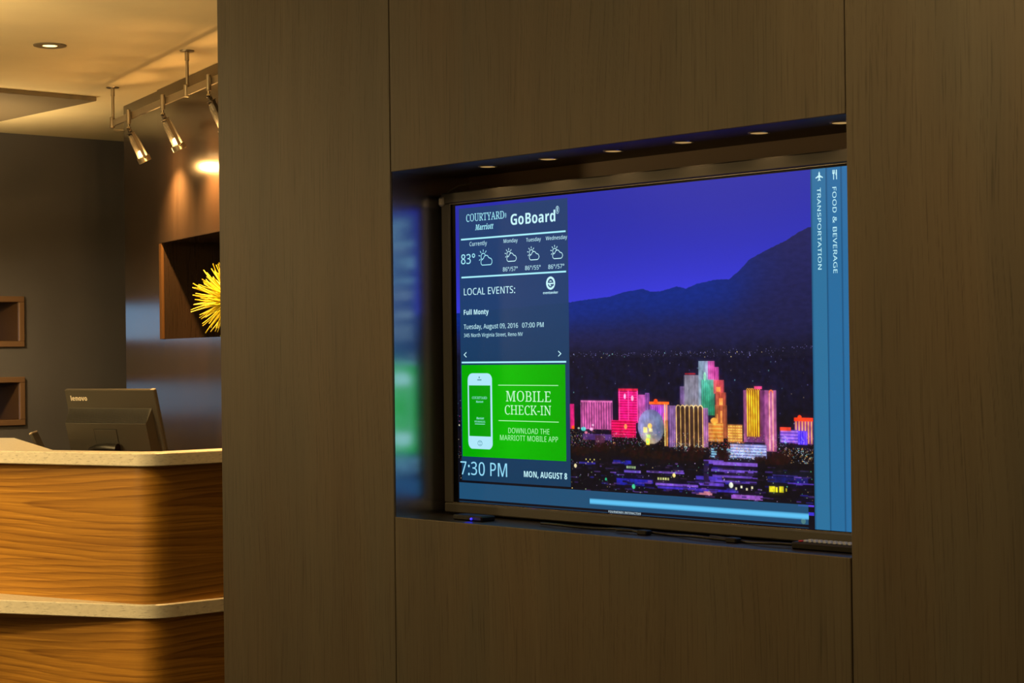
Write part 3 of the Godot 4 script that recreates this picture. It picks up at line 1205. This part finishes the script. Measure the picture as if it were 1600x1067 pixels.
func paint_city() -> void:
	# dark middle ground with trees
	var n := noise(71, 0.02, 3)
	for x in range(0, PW):
		var ty := 822.0 + 12.0 * n.get_noise_1d(x * 3.0)
		for y in range(roundi(ty), 905):
			px(x, y, c8(18, 14, 22), 0.85)
	# left of the dome
	bars(597, 716, 619, 801, c8(214, 40, 118), c8(150, 20, 90), 3, 0.3)
	rect(606, 790, 619, 801, c8(255, 90, 20))
	bars(651, 705, 805, 800, c8(196, 92, 150), c8(92, 40, 92), 13, 0.42)
	rect(651, 703, 805, 709, c8(214, 110, 170))
	bars(833, 667, 925, 775, c8(240, 32, 126), c8(140, 8, 74), 13, 0.4, false)
	for x: float in [836, 878, 920]:
		rect(x, 664, x + 4, 772, c8(255, 90, 160))
	rect(833, 662, 925, 669, c8(220, 40, 70))
	bars(927, 682, 960, 775, c8(205, 96, 170), c8(120, 50, 120), 4, 0.35)
	bars(958, 676, 977, 775, c8(150, 90, 170), c8(90, 40, 110), 2, 0.4)
	bars(799, 768, 914, 824, c8(226, 22, 96), c8(130, 6, 50), 6, 0.4, false)
	disc(864, 688, 5, 9, c8(255, 210, 240))
	disc(899, 694, 6, 9, c8(255, 220, 245))
	disc(866, 788, 7, 9, c8(255, 180, 90))
	rect(980, 714, 1060, 764, c8(150, 66, 186))
	bars(982, 716, 1038, 764, c8(172, 80, 200), c8(90, 30, 130), 6, 0.3)
	rect(976, 704, 1066, 713, c8(255, 104, 30))
	disc(1006, 702, 9, 7, c8(255, 80, 20))
	rect(1040, 740, 1050, 790, c8(235, 60, 140))
	rect(1044, 712, 1049, 848, c8(255, 214, 120))
	rect(1053, 712, 1058, 848, c8(255, 160, 60))
	# the tall grey hotel
	bars(1115, 654, 1134, 712, c8(120, 92, 140), c8(60, 44, 84), 3, 0.4)
	bars(1134, 618, 1197, 716, c8(150, 146, 158), c8(58, 58, 78), 9, 0.42)
	rect(1137, 611, 1184, 616, c8(150, 30, 40))
	bars(1197, 573, 1240, 716, c8(158, 176, 196), c8(70, 84, 110), 7, 0.38)
	bars(1238, 573, 1266, 632, c8(214, 96, 168), c8(140, 50, 120), 4, 0.35)
	bars(1262, 592, 1284, 640, c8(190, 76, 150), c8(120, 40, 100), 3, 0.35)
	for y in range(632, 745):
		var t := (y - 632) / 113.0
		for x in range(1208, 1264):
			px(x, y, c8(92, 186, 164).lerp(c8(34, 120, 84), t).darkened(0.25 if (x / 4) % 2 == 0 else 0.0))
	disc(1224, 622, 6, 14, c8(150, 255, 190), 0.7)
	bars(1261, 633, 1305, 676, c8(206, 84, 90), c8(130, 40, 60), 6, 0.35)
	bars(1268, 672, 1313, 718, c8(190, 88, 70), c8(110, 40, 40), 6, 0.35)
	bars(1266, 712, 1316, 816, c8(168, 92, 60), c8(92, 40, 34), 6, 0.4)
	for q: Array in [[1272, 655, 1290, 670], [1284, 690, 1300, 712], [1288, 730, 1296, 806], [1272, 740, 1278, 800]]:
		rect(q[0], q[1], q[2], q[3], c8(250, 160, 80))
	# arcade tower with lit arches
	bars(1063, 716, 1096, 850, c8(140, 104, 160), c8(70, 46, 100), 4, 0.45)
	bars(1213, 722, 1236, 846, c8(176, 116, 172), c8(92, 54, 112), 3, 0.4)
	rect(1096, 716, 1213, 848, c8(52, 36, 34))
	for i in 6:
		var x0 := 1097.0 + i * 19.3
		stroke(PackedVector2Array([Vector2(x0, 847), Vector2(x0, 724)]), 3.2, c8(250, 196, 110))
		stroke(arc(x0 + 9.6, 724, 9.6, 180, 360), 3.6, c8(255, 214, 140))
	stroke(PackedVector2Array([Vector2(1213, 847), Vector2(1213, 724)]), 3.2, c8(250, 196, 110))
	# dome
	for y in range(728, 842):
		var v := (y - 786.0) / 57.0
		if absf(v) > 1.0:
			continue
		var hw := 60.0 * sqrt(1.0 - v * v)
		for x in range(roundi(983 - hw), roundi(983 + hw)):
			var u := (x - 983.0) / 60.0
			var c := c8(132, 128, 176).lerp(c8(86, 96, 120), clampf(0.5 + u * 0.6, 0, 1)).lerp(c8(176, 150, 100), clampf(v * 0.9 - absf(u + 0.15) * 0.5, 0, 1))
			px(x, y, c)
	rect(948, 788, 966, 806, c8(255, 226, 120))
	disc(978, 784, 10, 9, c8(255, 190, 90))
	rect(974, 792, 990, 803, c8(255, 236, 170))
	rect(962, 812, 980, 822, c8(170, 230, 120))
	rect(960, 824, 976, 846, c8(255, 214, 60))
	disc(967, 836, 4, 5, c8(120, 230, 110))
	# gold hotel and its neighbour
	bars(1237, 768, 1300, 828, c8(196, 120, 52), c8(250, 190, 90), 5, 0.4, false)
	for i in 10:
		rect(1240 + i * 6, 768, 1242 + i * 6, 828, c8(120, 64, 36))
	disc(1262, 762, 16, 10, c8(230, 160, 70))
	rect(1318, 772, 1380, 828, c8(170, 106, 56))
	for j in 6:
		for i in 9:
			rect(1321 + i * 6.6, 776 + j * 8.6, 1325 + i * 6.6, 780 + j * 8.6, c8(255, 214, 96))
	# right-hand tower
	rect(1385, 664, 1474, 826, c8(92, 44, 92))
	rect(1385, 664, 1398, 826, c8(132, 70, 120))
	rect(1399, 660, 1453, 808, c8(96, 46, 20))
	for i in 6:
		var x0 := 1399.0 + i * 9.0
		rect(x0, 664, x0 + 4.6, 808, c8(255, 206, 50))
		stroke(arc(x0 + 4.5, 664, 4.5, 180, 360), 2.4, c8(255, 180, 70))
	rect(1430, 652, 1462, 661, c8(226, 70, 130))
	bars(1472, 664, 1519, 852, c8(168, 92, 140), c8(104, 52, 100), 8, 0.3)
	stroke(PackedVector2Array([Vector2(1491, 848), Vector2(1491, 672)]), 4.2, c8(255, 176, 150))
	stroke(PackedVector2Array([Vector2(1505, 848), Vector2(1505, 672)]), 4.2, c8(255, 176, 150))
	stroke(arc(1498, 671, 7.0, 180, 360), 4.6, c8(255, 120, 70))
	# far right
	bars(1590, 752, 1662, 826, c8(120, 52, 120), c8(255, 190, 90), 6, 0.34)
	rect(1588, 746, 1662, 757, c8(255, 60, 30))
	disc(1610, 744, 8, 6, c8(255, 70, 30))
	bars(1532, 784, 1604, 824, c8(90, 62, 176), c8(170, 120, 220), 4, 0.35, false)
	rect(1532, 776, 1576, 787, c8(255, 74, 44))
	bars(1603, 786, 1640, 828, c8(70, 44, 220), c8(120, 90, 250), 4, 0.35)
	# low lit buildings in front
	bars(1246, 848, 1356, 878, c8(64, 84, 120), c8(150, 224, 236), 4, 0.4, false)
	bars(1328, 832, 1478, 876, c8(92, 96, 150), c8(176, 186, 228), 5, 0.4, false)
	var lights := [c8(255, 240, 190), c8(140, 240, 240), c8(255, 180, 90), c8(190, 210, 255)]
	sparks(1240, 846, 1478, 884, 190, lights)
	sparks(600, 806, 960, 852, 170, [c8(255, 120, 170), c8(140, 220, 220), c8(255, 220, 150), c8(190, 120, 230)])
	sparks(1085, 838, 1240, 862, 90, [c8(150, 220, 240), c8(255, 230, 190)])
	sparks(1560, 838, 1662, 884, 130, lights)
	sparks(1240, 822, 1390, 848, 60, [c8(255, 70, 60), c8(255, 150, 60), c8(170, 200, 255)])
	sparks(1525, 800, 1560, 850, 30, [c8(160, 220, 255), c8(255, 190, 220)])
	for q: Array in [[664, 800, 12, c8(90, 230, 220)], [676, 812, 8, c8(255, 120, 150)], [703, 800, 9, c8(255, 180, 220)], [710, 786, 5, c8(255, 220, 240)], [812, 846, 7, c8(255, 190, 120)], [640, 798, 6, c8(240, 240, 200)]]:
		disc(q[0], q[1], q[2], q[2] * 0.6, q[3], 0.9)
	rect(660, 816, 800, 836, c8(84, 54, 120), 0.9)
	rect(720, 820, 768, 846, c8(74, 40, 60), 0.9)
	# trees and roofs in the foreground
	for q: Array in [[912, 868, 70, 20], [1020, 880, 120, 22], [1178, 868, 60, 26], [1290, 866, 30, 22], [760, 858, 60, 16], [1545, 868, 34, 22], [1104, 884, 150, 24], [1500, 880, 60, 18], [650, 872, 70, 14]]:
		for i in 60:
			disc(q[0] + rng.randfn(0, q[2] * 0.42), q[1] + rng.randfn(0, q[3] * 0.42), 7, 5, c8(26 + rng.randi() % 18, 14 + rng.randi() % 8, 20), 0.9)
	rect(590, 892, 1665, 1080, c8(12, 12, 26), 0.55)
	for q: Array in [[1214, 886, 1300, 898, 112, 78, 196], [1255, 890, 1440, 901, 128, 88, 196], [1246, 914, 1440, 922, 108, 78, 186], [1252, 932, 1440, 939, 104, 70, 180], [1240, 948, 1436, 955, 92, 66, 168], [1180, 938, 1292, 950, 70, 52, 170], [960, 930, 1130, 936, 120, 84, 200], [856, 932, 934, 940, 104, 76, 190], [806, 900, 890, 912, 34, 34, 150], [820, 960, 990, 972, 40, 36, 160], [820, 966, 950, 982, 30, 34, 140], [1000, 968, 1190, 976, 124, 84, 196], [1010, 978, 1360, 986, 60, 44, 170], [1196, 958, 1300, 968, 98, 66, 180], [1330, 990, 1460, 1004, 140, 84, 176], [1180, 986, 1250, 998, 190, 120, 130], [1480, 928, 1640, 946, 22, 28, 92], [1500, 922, 1600, 926, 60, 44, 160], [1560, 944, 1662, 948, 92, 60, 190], [640, 912, 720, 918, 60, 50, 160], [1214, 890, 1236, 966, 40, 28, 60], [1600, 1008, 1662, 1014, 90, 60, 220], [1640, 1030, 1662, 1040, 60, 50, 210], [1300, 922, 1440, 930, 30, 22, 40], [1300, 942, 1440, 947, 26, 20, 38]]:
		rect(q[0], q[1], q[2], q[3], c8(q[4], q[5], q[6]))
	for i in 170:
		var rx := rng.randf_range(592, 1640)
		var ry := rng.randf_range(898, 1004)
		var rw := rng.randf_range(8, 44)
		var tone := rng.randf_range(0.35, 0.9)
		var roof: Color = [c8(96, 66, 176), c8(44, 40, 150), c8(124, 84, 186), c8(60, 40, 70), c8(30, 34, 60)][rng.randi() % 5]
		rect(rx, ry, rx + rw, ry + rng.randf_range(2, 6), roof * tone)
	sparks(596, 800, 1662, 862, 420, [c8(255, 120, 90), c8(255, 210, 120), c8(150, 230, 240), c8(240, 120, 220), c8(255, 240, 210)], 1.7)
	for x in range(1500, 1660):
		rect(x, 904, x + 1, 926, c8(26, 34, 30), 0.35)
	for q: Array in [[1486, 958, 1510, 976], [1512, 960, 1520, 976], [1526, 957, 1544, 976], [1552, 962, 1557, 972]]:
		rect(q[0], q[1], q[2], q[3], c8(226, 214, 40))
	for i in 5:
		rect(868 + i * 9, 918, 874 + i * 9, 926, c8(190, 230, 150))
		rect(672 + i * 10, 900 + (i % 2) * 8, 677 + i * 10, 905 + (i % 2) * 8, c8(240, 226, 110))
		rect(1010 + i * 11, 950, 1018 + i * 11, 958, c8(226, 232, 130))
		rect(1325 + i * 22, 962 + (i % 2) * 6, 1333 + i * 22, 970 + (i % 2) * 6, c8(250, 240, 190))
	sparks(595, 895, 1660, 1005, 150, [c8(255, 226, 130), c8(120, 230, 170), c8(230, 200, 255), c8(190, 220, 150)], 2.4)
	for q: Array in [[1084, 941, 7, c8(255, 226, 130)], [900, 985, 8, c8(80, 230, 160)], [622, 926, 7, c8(240, 226, 170)], [770, 966, 5, c8(60, 220, 150)], [1330, 962, 9, c8(240, 250, 210)], [1620, 1058, 9, c8(240, 230, 60)], [30, 745, 4, c8(235, 60, 160)], [8, 800, 3, c8(230, 210, 160)]]:
		disc(q[0], q[1], q[2], q[2], q[3])
	# the part of the view left of the board
	sparks(0, 700, 22, 1000, 26, [c8(230, 210, 160), c8(120, 210, 230), c8(235, 60, 160)], 1.8)

# night photograph: uneven facades and a halo round the lit ones
func soften_city() -> void:
	var n := noise(77, 0.035, 3)
	for y in range(560, 1000):
		for x in range(590, 1666):
			var i := (y * PW + x) * 3
			var k := 0.92 + 0.30 * n.get_noise_2d(x, y * 0.7)
			for q in 3:
				buf[i + q] = clampi(int(buf[i + q] * k), 0, 255)
	var whole := Image.create_from_data(PW, PH, false, Image.FORMAT_RGB8, buf)
	var near := whole.duplicate() as Image
	near.resize(384, 216, Image.INTERPOLATE_LANCZOS)
	near.resize(PW, PH, Image.INTERPOLATE_CUBIC)
	var far := whole.duplicate() as Image
	far.resize(80, 45, Image.INTERPOLATE_LANCZOS)
	far.resize(PW, PH, Image.INTERPOLATE_CUBIC)
	var a := near.get_data()
	var b := far.get_data()
	for y in range(560, 1000):
		for x in range(590, 1666):
			var i := (y * PW + x) * 3
			for q in 3:
				buf[i + q] = clampi(int(buf[i + q] * 0.72 + a[i + q] * 0.26 + maxf(b[i + q] - 26.0, 0.0) * 0.40), 0, 255)

func paint_board() -> void:
	var ink := c8(168, 240, 252)
	var pale := c8(200, 246, 252)
	# translucent board and the bars of the page
	for y in range(12, 1000):
		var t := y / 1000.0
		var c := c8(34, 64, 108).lerp(c8(18, 62, 98), t)
		rect(20, y, 598, y + 1, c, 0.93)
	rect(4, 1008, 1640, 1068, c8(36, 96, 140), 0.80)
	rect(4, 1076, 1640, 1079, c8(30, 80, 110), 0.7)
	for y in range(1032, 1054):
		var e := 1.0 - pow(absf(y - 1043.0) / 11.0, 3.0)
		rect(690, y, 1641, y + 1, c8(96, 196, 246), clampf(e, 0, 1))
	for d: Array in [[1664, 1722, 44, 116, 160], [1722, 1778, 38, 110, 160], [1778, 1836, 40, 112, 164], [1836, 1920, 38, 106, 158]]:
		rect(d[0], 0, d[1], 1080, c8(d[2], d[3], d[4]), 0.97)
		for i in 7:
			rect(d[0] + i, 0, d[0] + i + 1, 1080, c8(10, 56, 92), 0.55 - i * 0.07)
	# board heading
	words("COURTYARD", "Droid Serif", false, 61, 62, 208, 27, ink)
	words("®", "Droid Sans", false, 272, 60, 10, 17, ink)
	words("Marriott", "Droid Serif", true, 110, 95, 98, 20, ink, false, 0.22)
	words("GoBoard", "Droid Sans", true, 304, 88, 232, 38, pale)
	words("®", "Droid Sans", false, 538, 62, 18, 26, pale)
	rect(30, 122, 587, 128, ink)
	rect(30, 260, 587, 266, ink)
	rect(26, 569, 582, 575, ink)
	words("Currently", "Droid Sans", false, 78, 151, 96, 15, pale)
	words("Monday", "Droid Sans", false, 265, 149, 75, 13, pale)
	words("Tuesday", "Droid Sans", false, 384, 151, 77, 13, pale)
	words("Wednesday", "Droid Sans", false, 486, 151, 108, 13, pale)
	words("83°", "Droid Sans", false, 29, 215, 79, 36, ink)
	sun_cloud(123, 168, 80, ink)
	sun_cloud(267, 170, 66, pale)
	sun_cloud(386, 170, 66, pale)
	sun_cloud(506, 171, 66, pale)
	words("86°/57°", "Droid Sans", false, 259, 250, 79, 15, pale)
	words("86°/55°", "Droid Sans", false, 377, 250, 81, 15, pale)
	words("86°/57°", "Droid Sans", false, 497, 251, 81, 15, pale)
	words("LOCAL EVENTS:", "Droid Sans", false, 43, 328, 280, 25, pale)
	disc(508, 300, 23, 23, pale)
	disc(508, 300, 14, 15, c8(34, 64, 112))
	disc(508, 301, 9, 10, pale)
	rect(494, 299, 521, 304, pale)
	rect(500, 295, 516, 299, c8(34, 64, 112))
	rect(508, 304, 524, 309, c8(34, 64, 112))
	words("eventseeker", "Droid Sans", true, 469, 337, 76, 9, pale)
	words("Full Monty", "Droid Sans", true, 41, 399, 138, 18, pale)
	words("Tuesday, August 09, 2016", "Droid Sans", false, 40, 451, 296, 17, pale)
	words("07:00 PM", "Droid Sans", false, 358, 451, 112, 17, pale)
	words("345 North Virginia Street, Reno NV", "Droid Sans", false, 40, 480, 321, 13, pale)
	stroke(PackedVector2Array([Vector2(52, 536), Vector2(40, 544), Vector2(52, 552)]), 3.4, pale)
	stroke(PackedVector2Array([Vector2(544, 536), Vector2(556, 544), Vector2(544, 552)]), 3.4, pale)
	# green advert
	for y in range(581, 913):
		for x in range(25, 577):
			px(x, y, c8(4, 186, 4).lerp(c8(2, 168, 2), absf(x - 300.0) / 275.0))
	rrect(58, 611, 193, 884, 24, c8(176, 232, 250))
	rect(65, 655, 183, 838, c8(4, 158, 8))
	disc(123, 626, 3, 3, c8(70, 130, 140))
	rect(112, 633, 135, 637, c8(90, 150, 160))
	disc(123, 863, 13, 10, c8(100, 160, 180))
	disc(123, 863, 11, 8, c8(176, 232, 250))
	rect(116, 858, 131, 860, c8(100, 160, 180))
	rect(118, 866, 129, 868, c8(100, 160, 180))
	words("COURTYARD", "Droid Serif", false, 82, 704, 82, 9, ink)
	words("Marriott", "Droid Serif", true, 103, 717, 40, 7, ink, false, 0.2)
	words("Marriott", "Droid Serif", true, 104, 777, 42, 8, ink, false, 0.2)
	words("REWARDS", "Droid Sans", false, 95, 789, 58, 7, ink)
	rect(96, 793, 152, 795, ink)
	rect(226, 652, 541, 655, c8(176, 244, 180))
	rect(226, 778, 541, 781, c8(176, 244, 180))
	words("MOBILE", "Droid Serif", false, 267, 711, 235, 37, c8(196, 250, 206))
	words("CHECK-IN", "Droid Serif", false, 261, 757, 242, 33, c8(196, 250, 206))
	words("DOWNLOAD THE", "Droid Sans", false, 278, 823, 215, 19, c8(176, 246, 180))
	words("MARRIOTT MOBILE APP", "Droid Sans", false, 233, 849, 303, 19, c8(176, 246, 180))
	words("7:30 PM", "Droid Sans", false, 12, 979, 257, 48, c8(150, 222, 250))
	words("MON, AUGUST 8", "Droid Sans", true, 358, 975, 222, 21, pale)
	# maker's lettering at the foot of the screen
	rect(776, 1069, 936, 1080, c8(12, 16, 30))
	words("FOURWINDS INTERACTIVE", "Droid Sans", true, 780, 1077, 152, 7, c8(190, 216, 226))
	rect(784, 1078, 930, 1079, c8(120, 140, 150))
	# side tabs
	words("TRANSPORTATION", "Droid Sans", false, 1689, 57, 245, 14, pale, true)
	words("FOOD & BEVERAGE", "Droid Sans", false, 1747, 59, 256, 15, pale, true)
	# aeroplane, nose up
	fill(PackedVector2Array([Vector2(1698, 8), Vector2(1701, 14), Vector2(1701, 20), Vector2(1712, 26), Vector2(1712, 29), Vector2(1701, 26), Vector2(1700, 32), Vector2(1704, 35), Vector2(1704, 37), Vector2(1698, 35), Vector2(1692, 37), Vector2(1692, 35), Vector2(1696, 32), Vector2(1695, 26), Vector2(1684, 29), Vector2(1684, 26), Vector2(1695, 20), Vector2(1695, 14)]), pale)
	# fork and knife
	rect(1748, 8, 1750, 18, pale)
	rect(1751, 8, 1753, 18, pale)
	rect(1754, 8, 1757, 18, pale)
	rect(1748, 16, 1757, 20, pale)
	rect(1751, 20, 1754, 37, pale)
	fill(PackedVector2Array([Vector2(1761, 8), Vector2(1765, 8), Vector2(1765, 37), Vector2(1762, 37), Vector2(1762, 26), Vector2(1760, 24)]), pale)

# ------------------------------------------------------------------ small things in the recess
func build_recess_things() -> void:
	# six small round lights in the soffit
	var first: Node3D = null
	for i in 6:
		var at := Vector3(OX0 + 0.2285 + 0.199 * i, OY1, -0.096)
		var o: Node3D
		if first == null:
			o = thing("puck_light", "small round warm light set in the soffit above the display", "puck light", at, 0.0, "puck lights above the display")
			var st := mb()
			lathe(st, [Vector2(0.017, 0.0), Vector2(0.0172, -0.0018), Vector2(0.021, -0.0022), Vector2(0.022, 0.0)], Transform3D.IDENTITY, 28, false)
			part("rim", st, M.nickel, o)
			st = mb()
			lathe(st, [Vector2(0.0, -0.0022), Vector2(0.012, -0.002), Vector2(0.017, -0.0012)], Transform3D.IDENTITY, 24, false)
			part("lens", st, M.puck_glow, o)
			spot(o, Vector3(0, -0.006, 0), Vector3.DOWN, Color(1.0, 0.80, 0.54), 0.004, 70.0, 0.012)
			first = o
		else:
			o = first.duplicate()
			o.name = numbered("puck_light")
			add_child(o)
			o.position = at
	# remote control lying on the sill
	var r := thing("remote_control", "black remote control with coloured buttons lying on the sill under the display", "remote control", Vector3(OX0 + 1.225, OY0, -0.075), deg_to_rad(2.0))
	var sb := mb()
	box(sb, Vector3(-0.095, 0.0, -0.024), Vector3(0.085, 0.014, 0.024), 0.003)
	part("body", sb, M.black_plastic, r)
	for i in 13:
		for j in 3:
			var bs := mb()
			var bx := -0.078 + i * 0.0112
			var bz := -0.014 + j * 0.014
			box(bs, Vector3(bx - 0.0036, 0.014, bz - 0.0045), Vector3(bx + 0.0036, 0.0166, bz + 0.0045), 0.0008)
			var m: Material = M.button_grey
			if i == 0 and j == 2:
				m = M.button_red
			elif i == 11:
				m = [M.button_green, M.button_red, M.button_red][j]
			elif i == 12:
				m = [M.paper_white, M.button_blue, M.button_blue][j]
			part("button", bs, m, r)
	# cables under the display
	var looks := ["thin black cable lying loose on the sill, the leftmost run under the display", "thin black cable curling on the sill under the middle of the display", "thin black cable with a knot lying on the sill beside the remote control"]
	for i in 3:
		var o := thing("cable", looks[i], "cable", Vector3(OX0 + 0.42 + 0.24 * i, OY0, -0.07), 0.0, "cables under the display")
		var st := mb()
		var pts := PackedVector3Array()
		for k in 22:
			var t := k / 21.0
			pts.append(Vector3(t * 0.30, 0.0032 + 0.0035 * (0.5 + 0.5 * sin(t * 9.0 + i)), 0.012 * sin(t * 7.0 + i * 2.0)))
		tube(st, pts, 0.003, 0.003, 8)
		part("sheath", st, M.cable_black, o)
		st = mb()
		box(st, Vector3(0.298, 0.0, -0.006), Vector3(0.325, 0.010, 0.012), 0.002)
		part("plug", st, M.black_plastic, o)
	# small black receiver with a blue light
	var b := thing("infrared_receiver", "small black receiver box with a blue indicator light on the sill", "receiver", Vector3(OX0 + 0.205, OY0, -0.055))
	var st2 := mb()
	box(st2, Vector3(-0.05, 0.0, -0.03), Vector3(0.05, 0.012, 0.012), 0.003)
	part("case", st2, M.black_plastic, b)
	st2 = mb()
	lathe(st2, [Vector2(0.0, 0.004), Vector2(0.0022, 0.003), Vector2(0.003, 0.0)], Transform3D(Basis(Vector3.RIGHT, PI / 2), Vector3(0.016, 0.005, 0.012)), 14, false)
	part("indicator", st2, M.led_blue, b)
	omni(b, Vector3(0.016, 0.006, 0.02), Color(0.12, 0.14, 1.0), 0.00012, 0.003)

# ------------------------------------------------------------------ track lighting
func b_point(s: float, y: float, n: float) -> Vector3:
	return B_ORIGIN + Basis(Vector3.UP, B_TURN) * Vector3(s, y, n)

func build_track() -> void:
	var o := thing("lighting_track", "brushed metal lighting rail hung on rods before the feature wall", "lighting track", b_point(0, 0, 0.235), B_TURN)
	var st := mb()
	box(st, Vector3(0.66, 2.560, -0.005), Vector3(4.0, 2.592, 0.005), 0.0015)
	part("rail", st, M.nickel, o)
	for s: float in [0.667, 1.857, 3.05]:
		st = mb()
		rod(st, Vector3(s, 2.60, 0), Vector3(s, CEIL - 0.004, 0), 0.007)
		rod(st, Vector3(s, 2.705, 0), Vector3(s, CEIL - 0.004, 0), 0.0095)
		part("hanging_rod", st, M.nickel, o)
		st = mb()
		rod(st, Vector3(s, 2.553, 0.004), Vector3(s, 2.606, 0.004), 0.0125)
		part("clamp", st, M.nickel, o)
		st = mb()
		lathe(st, [Vector2(0.030, CEIL - 0.005), Vector2(0.031, CEIL - 0.001), Vector2(0.031, CEIL)], Transform3D(Basis.IDENTITY, Vector3(s, 0, 0)), 28)
		part("ceiling_rose", st, M.nickel, o)
	var looks := ["glass bodied track spotlight with a looped wire at the rail's free end", "glass bodied track spotlight on the rail between the two hanging rods", "glass bodied track spotlight half hidden by the panel wall"]
	var k := 0
	for s: float in [0.997, 1.546, 2.197]:
		track_spot(s, looks[k], k == 0)
		k += 1

func track_spot(s: float, label: String, looped: bool) -> void:
	# local axes: x along the rail, z away from the feature wall; the head leans towards the wall
	var o := thing("track_spotlight", label, "spotlight", b_point(s, 2.535, 0.2505), B_TURN, "track spotlights on the rail")
	var st := mb()
	rod(st, Vector3(0, 0.0, 0), Vector3(0, 0.068, 0), 0.010)
	part("stem", st, M.nickel, o)
	st = mb()
	rod(st, Vector3(0, -0.018, 0), Vector3(0, 0.004, 0), 0.005)
	lathe(st, [Vector2(0.0, -0.011), Vector2(0.008, -0.007), Vector2(0.0105, 0), Vector2(0.008, 0.007), Vector2(0.0, 0.011)], Transform3D(Basis.IDENTITY, Vector3(0, -0.020, 0)), 18, false)
	part("pivot", st, M.chrome, o)
	var lean := Basis(Vector3.RIGHT, deg_to_rad(27.0)) # top stays, lower end moves to -z
	var head := Transform3D(lean, Vector3(0, -0.020, 0))
	# yoke: two flat arms and a curved bracket at the top
	st = mb()
	for q: float in [-1.0, 1.0]:
		box(st, Vector3(q * 0.0265 - 0.0012, -0.155, -0.007), Vector3(q * 0.0265 + 0.0012, -0.022, 0.007), 0.0005, head)
	box(st, Vector3(-0.0277, -0.024, -0.012), Vector3(0.0277, -0.020, 0.012), 0.001, head)
	box(st, Vector3(-0.008, -0.022, -0.008), Vector3(0.008, -0.002, 0.008), 0.002, head)
	part("yoke", st, M.lamp_metal, o)
	st = mb()
	lathe(st, [Vector2(0.010, -0.030), Vector2(0.019, -0.036), Vector2(0.0235, -0.060), Vector2(0.0235, -0.148), Vector2(0.022, -0.148), Vector2(0.022, -0.060), Vector2(0.018, -0.038), Vector2(0.010, -0.033)], head, 28, false)
	part("glass_sleeve", st, M.lamp_glass, o)
	st = mb()
	lathe(st, [Vector2(0.006, -0.028), Vector2(0.009, -0.034), Vector2(0.009, -0.075), Vector2(0.007, -0.078), Vector2(0.006, -0.110)], head, 18)
	part("lamp_holder", st, M.lamp_metal, o)
	st = mb()
	lathe(st, [Vector2(0.0, -0.112), Vector2(0.010, -0.114), Vector2(0.0145, -0.124), Vector2(0.0155, -0.138), Vector2(0.0, -0.140)], head, 22, false)
	part("bulb", st, M.bulb_glow, o)
	st = mb()
	lathe(st, [Vector2(0.0225, -0.168), Vector2(0.0300, -0.170), Vector2(0.0310, -0.167), Vector2(0.0310, -0.147), Vector2(0.0300, -0.144), Vector2(0.0225, -0.145), Vector2(0.0225, -0.168)], head, 30, false)
	var collar := part("collar", st, M.nickel, o)
	for q: float in [-1.0, 1.0]:
		st = mb()
		rod(st, head * Vector3(q * 0.027, -0.150, 0), head * Vector3(q * 0.042, -0.150, 0), 0.0062)
		part("thumbscrew", st, M.chrome, collar)
	if looped:
		st = mb()
		var pts := PackedVector3Array()
		for i in 25:
			var t := TAU * i / 24.0 - 0.4
			pts.append(Vector3(-0.052 + 0.046 * cos(t), -0.024 - 0.004 * cos(t), 0.030 + 0.022 * sin(t)))
		tube(st, pts, 0.0022, 0.0022, 8)
		part("looped_wire", st, M.nickel, o)
	var dir := lean * Vector3(0, -1, 0)
	spot(o, head * Vector3(0, -0.172, 0), dir, Color(1.0, 0.74, 0.42), 3.4, 58.0, 0.012, 1.2)
	omni(o, head * Vector3(0, -0.185, 0), Color(1.0, 0.74, 0.42), 0.24, 0.012)

# ------------------------------------------------------------------ flower in the niche
func build_flower() -> void:
	# ball of yellow spikes on a short stem, standing on the floor of the niche
	var o := thing("spiky_flower_ball", "round ball of yellow spiky dried flower stalks standing in the dark niche", "dried flowers", b_point(1.55, 1.543, -0.05), B_TURN)
	var st := mb()
	lathe(st, [Vector2(0.05, 0.0), Vector2(0.052, 0.006), Vector2(0.012, 0.012), Vector2(0.009, 0.13)], Transform3D.IDENTITY, 18)
	part("stem", st, M.stem_green, o)
	st = mb()
	lathe(st, [Vector2(0.0, 0.115), Vector2(0.028, 0.122), Vector2(0.045, 0.150), Vector2(0.045, 0.175), Vector2(0.028, 0.200), Vector2(0.0, 0.207)], Transform3D.IDENTITY, 18, false)
	part("heart", st, M.spike_yellow, o)
	var meshes := []
	for v in 4:
		st = mb()
		var pts := PackedVector3Array()
		var sway := 0.012 * (v - 1.5)
		var l := 0.125 + 0.012 * v
		for i in 6:
			var t := i / 5.0
			pts.append(Vector3(sway * t * t, l * t, 0.006 * sin(t * 3.0 + v)))
		tube(st, pts, 0.0042, 0.0022, 6)
		meshes.append(st.commit())
	var count := 270
	for i in count:
		var y := 1.0 - 2.0 * (i + 0.5) / count
		if y < -0.86:
			continue
		var a := i * 2.399963 + rng.randf_range(-0.2, 0.2)
		var d := Vector3(cos(a) * sqrt(1.0 - y * y), y, sin(a) * sqrt(1.0 - y * y))
		d = (d + Vector3(rng.randfn(0, 0.10), rng.randfn(0, 0.10), rng.randfn(0, 0.10))).normalized()
		var fr := along(Vector3.ZERO, d)
		fr.basis = fr.basis * Basis(Vector3.UP, rng.randf() * TAU)
		fr.origin = Vector3(0, 0.161, 0) + d * 0.022
		mesh_part("spike", meshes[i % 4], M.spike_yellow if i % 3 else M.spike_pale, o, fr)
